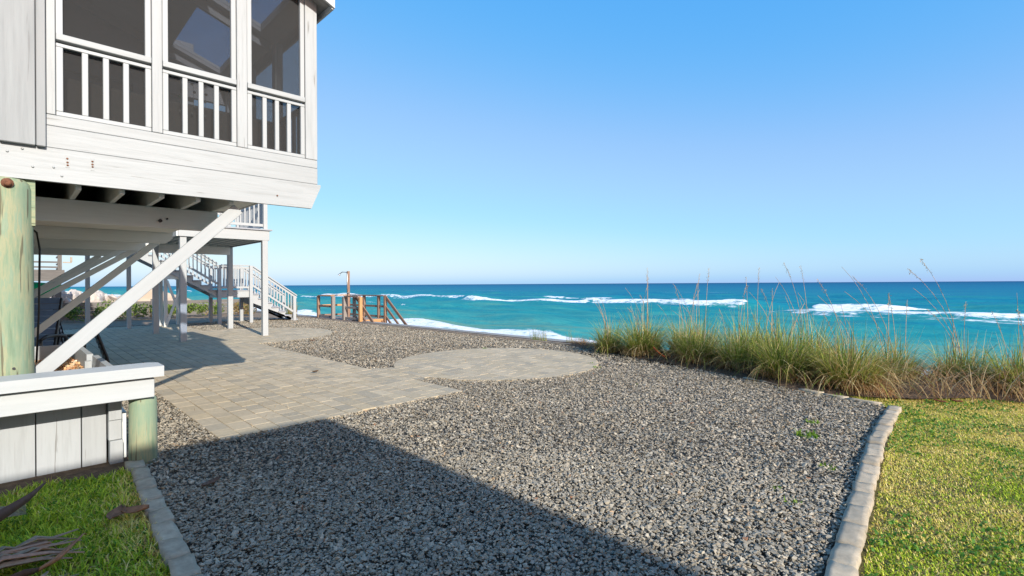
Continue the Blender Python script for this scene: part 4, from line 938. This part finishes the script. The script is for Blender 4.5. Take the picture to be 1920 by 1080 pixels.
# small tufts by the seawall and weeds in the gravel
def tuft(name, x, y, n, h, label, cat, cols, wid=.006, rad=.08, lean=.7, group=None):
    a = rng.uniform(0, 6.28, n); r = rad * np.sqrt(rng.random(n)); c = np.array(cols)[rng.integers(0, len(cols), n)]
    b = bladeset(n, x + r * np.cos(a), y + r * np.sin(a), np.full(n, .0), h * rng.uniform(.5, 1.2, n), rng.uniform(.7, 1.3, n) * wid, rng.uniform(.1, 2 * lean, n), c, 3)
    o = npmesh(name, *b[:2], 'blade', b[2], None, (x, y, 0)); props(o, label, cat, group); return o
GRN = [(.12, .20, .03), (.19, .26, .05), (.30, .30, .10), (.42, .33, .15)]; BRN = [(.45, .26, .10), (.35, .18, .07), (.52, .36, .17)]
tuft('grass_tuft', 9.72, 8.75, 130, .36, 'thin green grass tuft on the seawall edge, left one', 'grass tuft', GRN, .006, .22, .4)
tuft('grass_tuft', 9.7, 7.45, 110, .22, 'rusty brown grass tuft on the seawall edge, right one', 'grass tuft', BRN, .006, .18, .6)
tuft('grass_tuft', 9.75, 7.75, 40, .42, 'sparse tall green grass tuft beside the rusty one', 'grass tuft', GRN, .005, .10, .3)
tuft('grass_tuft', 9.3, 24.3, 260, .75, 'brown grass tuft at the foot of the staircase', 'grass tuft', GRN + BRN, .012, .35, .35)
WD = [(.16, .28, .02), (.24, .36, .03), (.11, .21, .02)]
for (x, y, s, lab) in ((5.45, 1.42, 1.5, 'bright green weed in the gravel, the larger by the edging stones'), (6.0, 1.50, 1.0, 'small green weed in the gravel above the larger weed'), (4.62, 1.05, .8, 'low green weed touching the edging stones'), (3.72, 1.05, .7, 'tiny weed in the near gravel by the edging'),
                       (3.9, 1.2, .6, 'tiny yellow weed beside the near gravel weed'), (7.32, 5.2, 1.0, 'green weed at the seaward rim of the round patio'), (7.62, 5.55, .8, 'pale weed just behind the round patio rim'), (7.7, 8.6, .8, 'thin weed line behind the round patio'), (6.5, 3.9, .5, 'tiny weed in the middle of the gravel'), (7.6, 1.6, 1.0, 'leafy green weed at the end of the edging stones')):
    tuft('weed', x, y, int(34 * s), .035 * s + .015, lab, 'weed', WD, .017 * s, .07 * s, .9)
n = 260; x = rng.uniform(.9, 8.6, n); y = rng.uniform(.9, 13, n); k = in_gravel(x, y); x, y = x[k], y[k]; n = len(x)
b = bladeset(n, x, y, rng.uniform(.012, .022, n), rng.uniform(.03, .11, n), rng.uniform(.003, .006, n), rng.uniform(1.5, 1.62, n), np.array([(.46, .34, .20), (.30, .19, .10), (.58, .47, .30)])[rng.integers(0, 3, n)], 3, .25)
o = npmesh('straw_bits', *b[:2], 'blade', b[2]); props(o, 'bits of dry straw scattered over the gravel', 'straw', kind='stuff')
# curled dead leaves
def leaf(x, y, z, L, w, rz, col, label, tilt=.4, curl=1.0, cat='dead leaf', name='dead_leaf'):
    V, F = [], []; n, m = 9, 5
    for i in range(n):
        t = i / (n - 1); ww = w * math.sin(math.pi * (.08 + .9 * t)) ** .8
        for j in range(m):
            s = j / (m - 1) * 2 - 1; V.append((L * (t - .5), ww * s * .5, .10 * L * curl * (s * s * .8 + (t - .5) ** 2 * 2.2) + rng.normal(0, .004 * L)))
    for i in range(n - 1):
        for j in range(m - 1): a = i * m + j; F.append((a, a + 1, a + m + 1, a + m))
    V = np.array(V) @ np.array((Euler((0, -tilt, rz)).to_matrix())).T + np.array((x, y, z))
    c = np.tile(np.array([col]), (len(V), 1)) * rng.uniform(.75, 1.2, (len(V), 1))
    o = npmesh(name, V, np.array(F), 'deadleaf', c, None, (x, y, z), True)
    so_ = o.modifiers.new('thick', 'SOLIDIFY'); so_.thickness = .003
    props(o, label, cat); return o
leaf(8.62, 4.72, .17, .30, .13, 2.2, (.48, .12, .04), 'orange-red dead leaf propped in the sea oats', .7, 1.2)
leaf(.55, 3.98, .05, .15, .11, -.5, (.30, .14, .07), 'curled brown leaf scrap lying on the left edging stones', .05, 1.6)
leaf(.46, 4.02, .05, .13, .10, .9, (.22, .12, .07), 'broken brown leaf beside the curled scrap on the grass', .2, 1.6)
leaf(3.62, 8.35, .03, .12, .07, .3, (.12, .07, .035), 'small dark curled leaf on the pavers', .0, 1.5)
leaf(1.05, 4.25, .02, .16, .06, .4, (.15, .09, .06), 'brown leaf on the shaded gravel', .1, 1.0)
for x, y, lab in ((5.6, 13.1, 'tiny reddish leaf on the far gravel'), (8.0, .62, 'dark brown leaf on the lawn, left of a pair'), (8.15, .48, 'dark brown leaf on the lawn, right of a pair')): leaf(x, y, .03, .12, .07, x, (.17, .06, .03), lab, .1, 1.4)
# dried palm fronds at lower left
PF = thing('palm_frond', (-.05, 3.35, 0), 'dried brown palm frond lying on the grass at lower left', 'palm frond')
def strip(name, pts, w, col, parent, roll=0.0, cup=.25):
    V, F = [], []; m = 5; P_ = [Vector(p) for p in pts]; n = len(P_)
    for i, p in enumerate(P_):
        t = (P_[min(i + 1, n - 1)] - P_[max(i - 1, 0)]).normalized(); sd = t.cross(Vector((0, 0, 1))); sd = (sd if sd.length > .01 else Vector((1, 0, 0))).normalized(); sd = Matrix.Rotation(roll, 3, t) @ sd; nn = sd.cross(t)
        u = i / (n - 1); ww = w * (1 - u ** 2.5 * .85) * (.5 + .5 * min(1, u * 5))
        for j in range(m): s = j / (m - 1) * 2 - 1; V.append((p + sd * s * ww * .5 + nn * cup * ww * (s * s - .4))[:])
    for i in range(n - 1):
        for j in range(m - 1): a = i * m + j; F.append((a, a + 1, a + m + 1, a + m))
    c = np.tile(np.array([col]), (len(V), 1)) * rng.uniform(.8, 1.15, (len(V), 1))
    o = npmesh(name, np.array(V), np.array(F), 'deadleaf', c, parent, pts[0], True); s_ = o.modifiers.new('thick', 'SOLIDIFY'); s_.thickness = .004; return o
strip('leaf_base', [(-.30, 3.42, .30), (-.18, 3.62, .27), (-.05, 3.85, .26), (.05, 4.02, .27), (.13, 4.18, .30)], .12, (.15, .075, .05), PF, -.9, .35)
strip('leaf_base', [(-.30, 3.25, .06), (-.15, 3.30, .10), (.02, 3.40, .10), (.10, 3.46, .08)], .09, (.13, .06, .035), PF, -.5, .5)
strip('leaf_stem', [(.08, 3.44, .085), (.16, 3.50, .09), (.27, 3.62, .14)], .045, (.40, .19, .10), PF, -.4, .5)
for k in range(16):
    t = k / 15; strip('leaflet', [(-.30, 3.05 + .10 * t, .06), (-.08 + .02 * t, 3.06 + .20 * t, .10 + .035 * math.sin(k * 1.7)), (.06 + .05 * math.sin(k * 2.), 3.06 + .30 * t, .09 - .03 * t + .03 * math.sin(k * 2.9)), (.16 + .07 * math.sin(k * 1.3), 3.06 + .42 * t, .03 + .03 * math.sin(k * 3.7))], .03, (.50 + .07 * math.sin(k), .33, .21), PF, .3 * math.sin(k), .4)
for k in range(14):
    t = k / 13; strip('leaflet', [(-.24, 3.55 + .12 * t, .07), (-.04, 3.56 + .20 * t, .11 + .03 * math.sin(k * 1.9)), (.10 + .03 * math.sin(k), 3.56 + .28 * t, .09 + .03 * math.sin(k * 2.7)), (.22 + .06 * math.sin(k * 2.1), 3.58 + .36 * t, .04 + .03 * math.sin(k * 3.1))], .03, (.42 + .06 * math.sin(k), .27, .18), PF, .3 * math.cos(k), .4)
for k in range(8):
    t = k / 7; strip('leaflet', [(-.32, 4.2 + .2 * t, .1), (-.15, 4.22 + .2 * t, .15), (.05, 4.25 + .18 * t, .12)], .02, (.28, .22, .15), PF, .3 * math.cos(k), .4)
strip('leaf_stem', [(-.2, 3.0, .03), (-.02, 3.10, .06), (.12, 3.28, .10)], .012, (.50, .40, .26), PF)

# ================================================================== UNDER THE HOUSE
def lounge(loc, rz, slat, label, ang=1.0):
    """reclining beach chair: bent side frames, slats on seat and back, two pairs of legs, arms"""
    t = thing('beach_chair', loc, label, 'chair'); B = Matrix.Translation(loc) @ Matrix.Rotation(rz, 4, 'Z'); g = lambda x, y, z: (B @ Vector((x, y, z)))[:]
    ca, sa = math.cos(ang), math.sin(ang)
    for s in (-.3, .3):
        brd('seat_frame', g(-.05, s, .36), g(.62, s, .42), .05, .025, 'blackmetal', t); brd('back_frame', g(-.02, s, .34), g(-.02 - .85 * ca, s, .34 + .85 * sa), .05, .025, 'blackmetal', t)
        brd('leg', g(.55, s, .42), g(.42, s, .0), .04, .03, 'blackmetal', t); brd('leg', g(-.25, s, .62), g(.05, s, .0), .04, .03, 'blackmetal', t)
        tube('arm_rest', [g(.5, s * 1.12, .60), g(.3, s * 1.12, .64), g(0, s * 1.12, .62), g(-.3, s * 1.12, .60), g(-.42, s * 1.1, .52)], .022, 'black', t)
        brd('arm_post', g(.45, s * 1.1, .40), g(.47, s * 1.1, .61), .035, .03, 'blackmetal', t)
    for i in range(7): x = .0 + i * .092; brd('seat_slat', g(x, -.29, .385 + x * .09), g(x, .29, .385 + x * .09), .078, .016, slat, t, (1, 0, .1))
    for i in range(9): r = .06 + i * .092; brd('back_slat', g(-.02 - r * ca, -.29, .36 + r * sa), g(-.02 - r * ca, .29, .36 + r * sa), .080, .016, slat, t, (-ca, 0, sa))
    return t
lounge((.28, 10.1, .12), R(-70), 'bluegrey', 'blue-grey slatted beach chair behind the second brace under the house', 1.1)
lounge((.10, 9.5, .2), R(-110), 'blue', 'dusty blue slatted beach chair with black arms under the house', 1.2)
lounge((.36, 11.3, .05), R(-80), 'bluegrey', 'grey slatted beach chair standing at the edge of the shaded pavers', .8)
t = thing('folded_chair', (.97, 10.7, 0), 'folded dark beach chair leaning at the corner of the planter', 'chair')
for s_ in (0, .42): tube('frame', [(1.16, 10.5 + s_, .0), (1.08, 10.5 + s_, .35), (.98, 10.5 + s_, .68), (.94, 10.5 + s_, .80)], .022, 'black', t)
for k in range(7): brd('slat', (1.12 - k * .026, 10.52, .14 + k * .09), (1.12 - k * .026, 10.90, .14 + k * .09), .08, .014, 'blackmetal', t)
# green kayak on a rack
Ky = thing('kayak', (-.9, 14.2, 1.42), 'bright green kayak end showing between the braces under the house', 'kayak')
rs = []
for i in range(17):
    u = i / 16; w = max(.015, .30 * math.sin(math.pi * min(1, max(0.0, u))) ** .65); rs.append((u, w))
V, F = [], []
for u, w in rs:
    for k in range(12):
        a = 2 * math.pi * k / 12; V.append((-2.05 + 2.9 * u, 14.2 + w * math.cos(a), 1.42 + .07 * abs(2 * u - 1) ** 2 + w * .75 * math.sin(a)))
for i in range(16):
    for k in range(12): F.append((i * 12 + k, i * 12 + (k + 1) % 12, (i + 1) * 12 + (k + 1) % 12, (i + 1) * 12 + k))
npmesh('hull', np.array(V), np.array(F), 'green', None, Ky, (-.9, 14.2, 1.42), True)
prism('stripe', [(.18, 13.99, 1.40), (.56, 14.07, 1.45), (.56, 14.07, 1.48), (.18, 13.99, 1.45)], (0, -.02, 0), 'orange', Ky)
rk = thing('kayak_rack', (-.9, 14.2, 0), 'dark timber rack carrying the green kayak', 'rack')
for x in (-1.7, -.2):
    box('post', x - .05, x + .05, 13.8, 13.9, -.02, 1.2, 'oldtimber', rk); box('post', x - .05, x + .05, 14.5, 14.6, -.02, 1.2, 'oldtimber', rk); box('bar', x - .045, x + .045, 13.75, 14.65, 1.205, 1.28, 'oldtimber', rk)

# ================================================================== BEYOND THE YARD
TW = thing('timber_wall', (3, 31, 0), 'low dark timber retaining wall behind the shrubs beyond the patio', 'wall')
for r_ in range(4):
    x = -6.0
    while x < 9.6: l = min(random.uniform(2.2, 3.4), 9.8 - x); box('plank', x, x + l - .01, 31.0 + random.uniform(0, .02), 31.08, -.05 + r_ * .2, .142 + r_ * .2, 'oldtimber', TW); x += l
for x in (-4, -1, 2, 5, 8): box('stake', x - .06, x + .06, 30.88, 30.99, -.1, .85, 'oldtimber', TW)
# sand pile
V, F = [], []; n = 36
for i in range(n):
    for j in range(n):
        x, y = -1 + 9.5 * i / (n - 1), 33 + 8 * j / (n - 1); r = math.hypot((x - 5.75) / 1.9, (y - 36.5) / 2.2)
        V.append((x, y, -.05 + max(0, 1.5 * (1 - r * .62)) + (.3 * float(fbm(np.array(x * .8), np.array(y * .8))) if r < 2.2 else 0)))
for i in range(n - 1):
    for j in range(n - 1): a = i * n + j; F.append((a, a + n, a + n + 1, a + 1))
o = npmesh('sand_pile', np.array(V), np.array(F), 'sandpile', smooth=True); props(o, 'tall tan pile of sand beyond the timber wall', 'sand pile')
# boulders
rockp = [hullproto(22, (1, .8, .7)) for _ in range(6)]; meshes = []
for v, f in rockp:
    me = bpy.data.meshes.new('boulder'); me.from_pydata(v.tolist(), [], f.tolist()); me.materials.append(M['rock']); meshes.append(me)
rp = random.Random(3)
for i in range(46):
    x = rp.uniform(-1.5, 4.2); y = rp.uniform(32.5, 41); s = rp.uniform(.26, .62); z = rp.uniform(.4, 1.35) if x < 1.8 else rp.uniform(.3, .95)
    o = link('boulder', meshes[i % 6], None, None, Matrix.Translation((x, y, z)) @ Euler((rp.uniform(0, 6), rp.uniform(0, 6), rp.uniform(0, 6))).to_matrix().to_4x4() @ Matrix.Diagonal((s, s, s, 1)))
    props(o, 'pale boulder in the rock heap left of the sand pile', 'boulder', 'boulders beyond the timber wall')
# shrubs in front of the timber wall
def shrub(x, y, h, w, label, cols, nl=700):
    root = thing('shrub', (x, y, 0), label, 'shrub', 'shrubs along the timber wall'); lob = [(rng.uniform(-.6, .6) * w, rng.uniform(-.4, .4) * w, rng.uniform(.35, .8) * h, rng.uniform(.25, .45) * min(w, h * 1.3)) for _ in range(9)]
    L = np.array(lob)[rng.integers(0, 9, nl)]; d = rng.normal(size=(nl, 3)); d /= np.linalg.norm(d, axis=1)[:, None]; rr = L[:, 3:4] * rng.uniform(.4, 1.0, (nl, 1)) ** .5
    pos = np.stack([x + L[:, 0], y + L[:, 1], L[:, 2]], 1) + d * rr; pos[:, 2] = np.maximum(pos[:, 2], .02)
    pv = np.array([(-1, 0, 0), (0, -.45, .12), (1, 0, 0), (0, .45, .12)], float); pf = np.array([(0, 1, 2), (0, 2, 3)]); s = rng.uniform(.04, .085, nl)
    c = np.array(cols)[rng.integers(0, len(cols), nl)] * rng.uniform(.75, 1.25, (nl, 1))
    V, F, Cc = scatter([(pv, pf)], pos, rng.uniform(-1, 1, nl), rng.uniform(-1.2, 1.2, nl), rng.uniform(0, 6.28, nl), np.stack([s, s, s], 1), c); npmesh('foliage', V, F, 'blade', Cc, root, (x, y, 0))
    for k in range(4): tube('stem', [(x, y, 0), (x + rng.normal(0, .1) * w, y + rng.normal(0, .1), h * .35), (x + rng.normal(0, .3) * w, y + rng.normal(0, .2), h * .7)], .014, 'straw', root, 4, .4)
SG = [(.12, .20, .03), (.19, .27, .045), (.26, .31, .07), (.07, .13, .025)]
for i, (x, y, h, w, lab) in enumerate(((2.3, 29.0, .62, 1.0, 'low green shrub at the timber wall seen left of the first deck post'), (3.5, 29.3, .78, 1.0, 'yellow-green shrub at the timber wall, tallest of the row'), (4.7, 29.3, .6, 1.0, 'green shrub at the timber wall behind the deck posts'), (5.9, 29.4, .55, .9, 'low shrub at the timber wall behind the crossed braces'), (7.0, 29.2, .55, 1.0, 'low shrub at the timber wall behind the stair landing'), (8.2, 28.2, .65, 1.0, 'brownish shrub at the timber wall beneath the lower stair flight'))):
    shrub(x, y, h, w, lab, SG if i < 5 else [(.30, .19, .07), (.22, .22, .06), (.36, .25, .11)])
# neighbour deck and house to the north
ND = thing('neighbour_deck', (-1, 36, 0), 'dark railed deck of the next house seen under the porch at far left', 'deck')
box('deck_floor', -5, 1.55, 29.6, 33, 1.95, 2.2, 'oldtimber', ND); box('beam', -5, 1.6, 29.5, 29.58, 1.75, 2.24, 'oldtimber', ND)
for x in (-3.5, -2.2, -1.0, .35, 1.45): box('rail_post', x - .07, x + .07, 29.62, 29.75, 2.2, 3.0, 'oldtimber', ND)
for z in (2.36, 2.58, 2.92): brd('rail', (-4.8, 29.68, z), (1.5, 29.68, z), .07, .05, 'oldtimber', ND); brd('rail', (1.5, 29.7, z), (1.5, 33, z), .07, .05, 'oldtimber', ND)
for x in (-4.5, 1.4):
    for y in (29.7, 32.8): box('post', x - .1, x + .1, y - .1, y + .1, -.05, 1.94, 'oldtimber', ND)
brd('lamp_bracket', (1.55, 29.7, 2.58), (1.85, 29.7, 2.58), .05, .05, 'edging', ND); box('lamp_bracket', 1.80, 1.87, 29.66, 29.74, 2.60, 2.82, 'edging', ND)
NH = thing('far_house', (-4, 52, 0), 'pale neighbouring house far behind the dark deck', 'house')
box('wall', -14, .6, 48, 60, 0, 5.2, 'shingle_far', NH, .02); prism('roof', [(-15, 47.4, 5.2), (1.4, 47.4, 5.2), (-6.7, 47.4, 8)], (0, 13.4, 0), 'roof', NH); box('band', -14.1, .7, 47.9, 47.99, 1.0, 1.9, 'tanwall', NH, 0)
for x in (-6, -3.4, -.9):
    w = box('window', x, x + 1.2, 47.94, 47.99, 2.6, 4.2, 'white_clean', NH); box('pane', x + .1, x + 1.1, 47.92, 47.938, 2.7, 4.1, 'darkglass', w, 0)

# ================================================================== HOUSE BEHIND THE CAMERA (casts the foreground shade)
NB = thing('neighbour_house', (-5, -9, 0), 'house with flat white roof edge behind the camera, its shadow on the gravel', 'house')
EX, EY, EZ = .97, -4.30, 4.74
box('wall', -12, EX - .55, -16, EY - .5, -.1, EZ - .25, 'white', NB, .02); box('roof', -12.6, EX, -16.6, EY, EZ - .24, EZ, 'roof', NB, .01)
for x in (-9, -6, -3): w = box('window', x, x + 1.3, EY - .5 + .01, EY - .46, 1.2, 2.6, 'white_clean', NB); box('pane', x + .1, x + 1.2, EY - .458, EY - .45, 1.3, 2.5, 'darkglass', w, 0)
dr = box('door', -1.6, -.7, EY - .49, EY - .45, 0, 2.05, 'bluegrey', NB); lathe('handle', [(.02, 0), (.03, .05)], 'steel', dr, (-.8, EY - .45, 1.0), 8, (0, 1, 0))
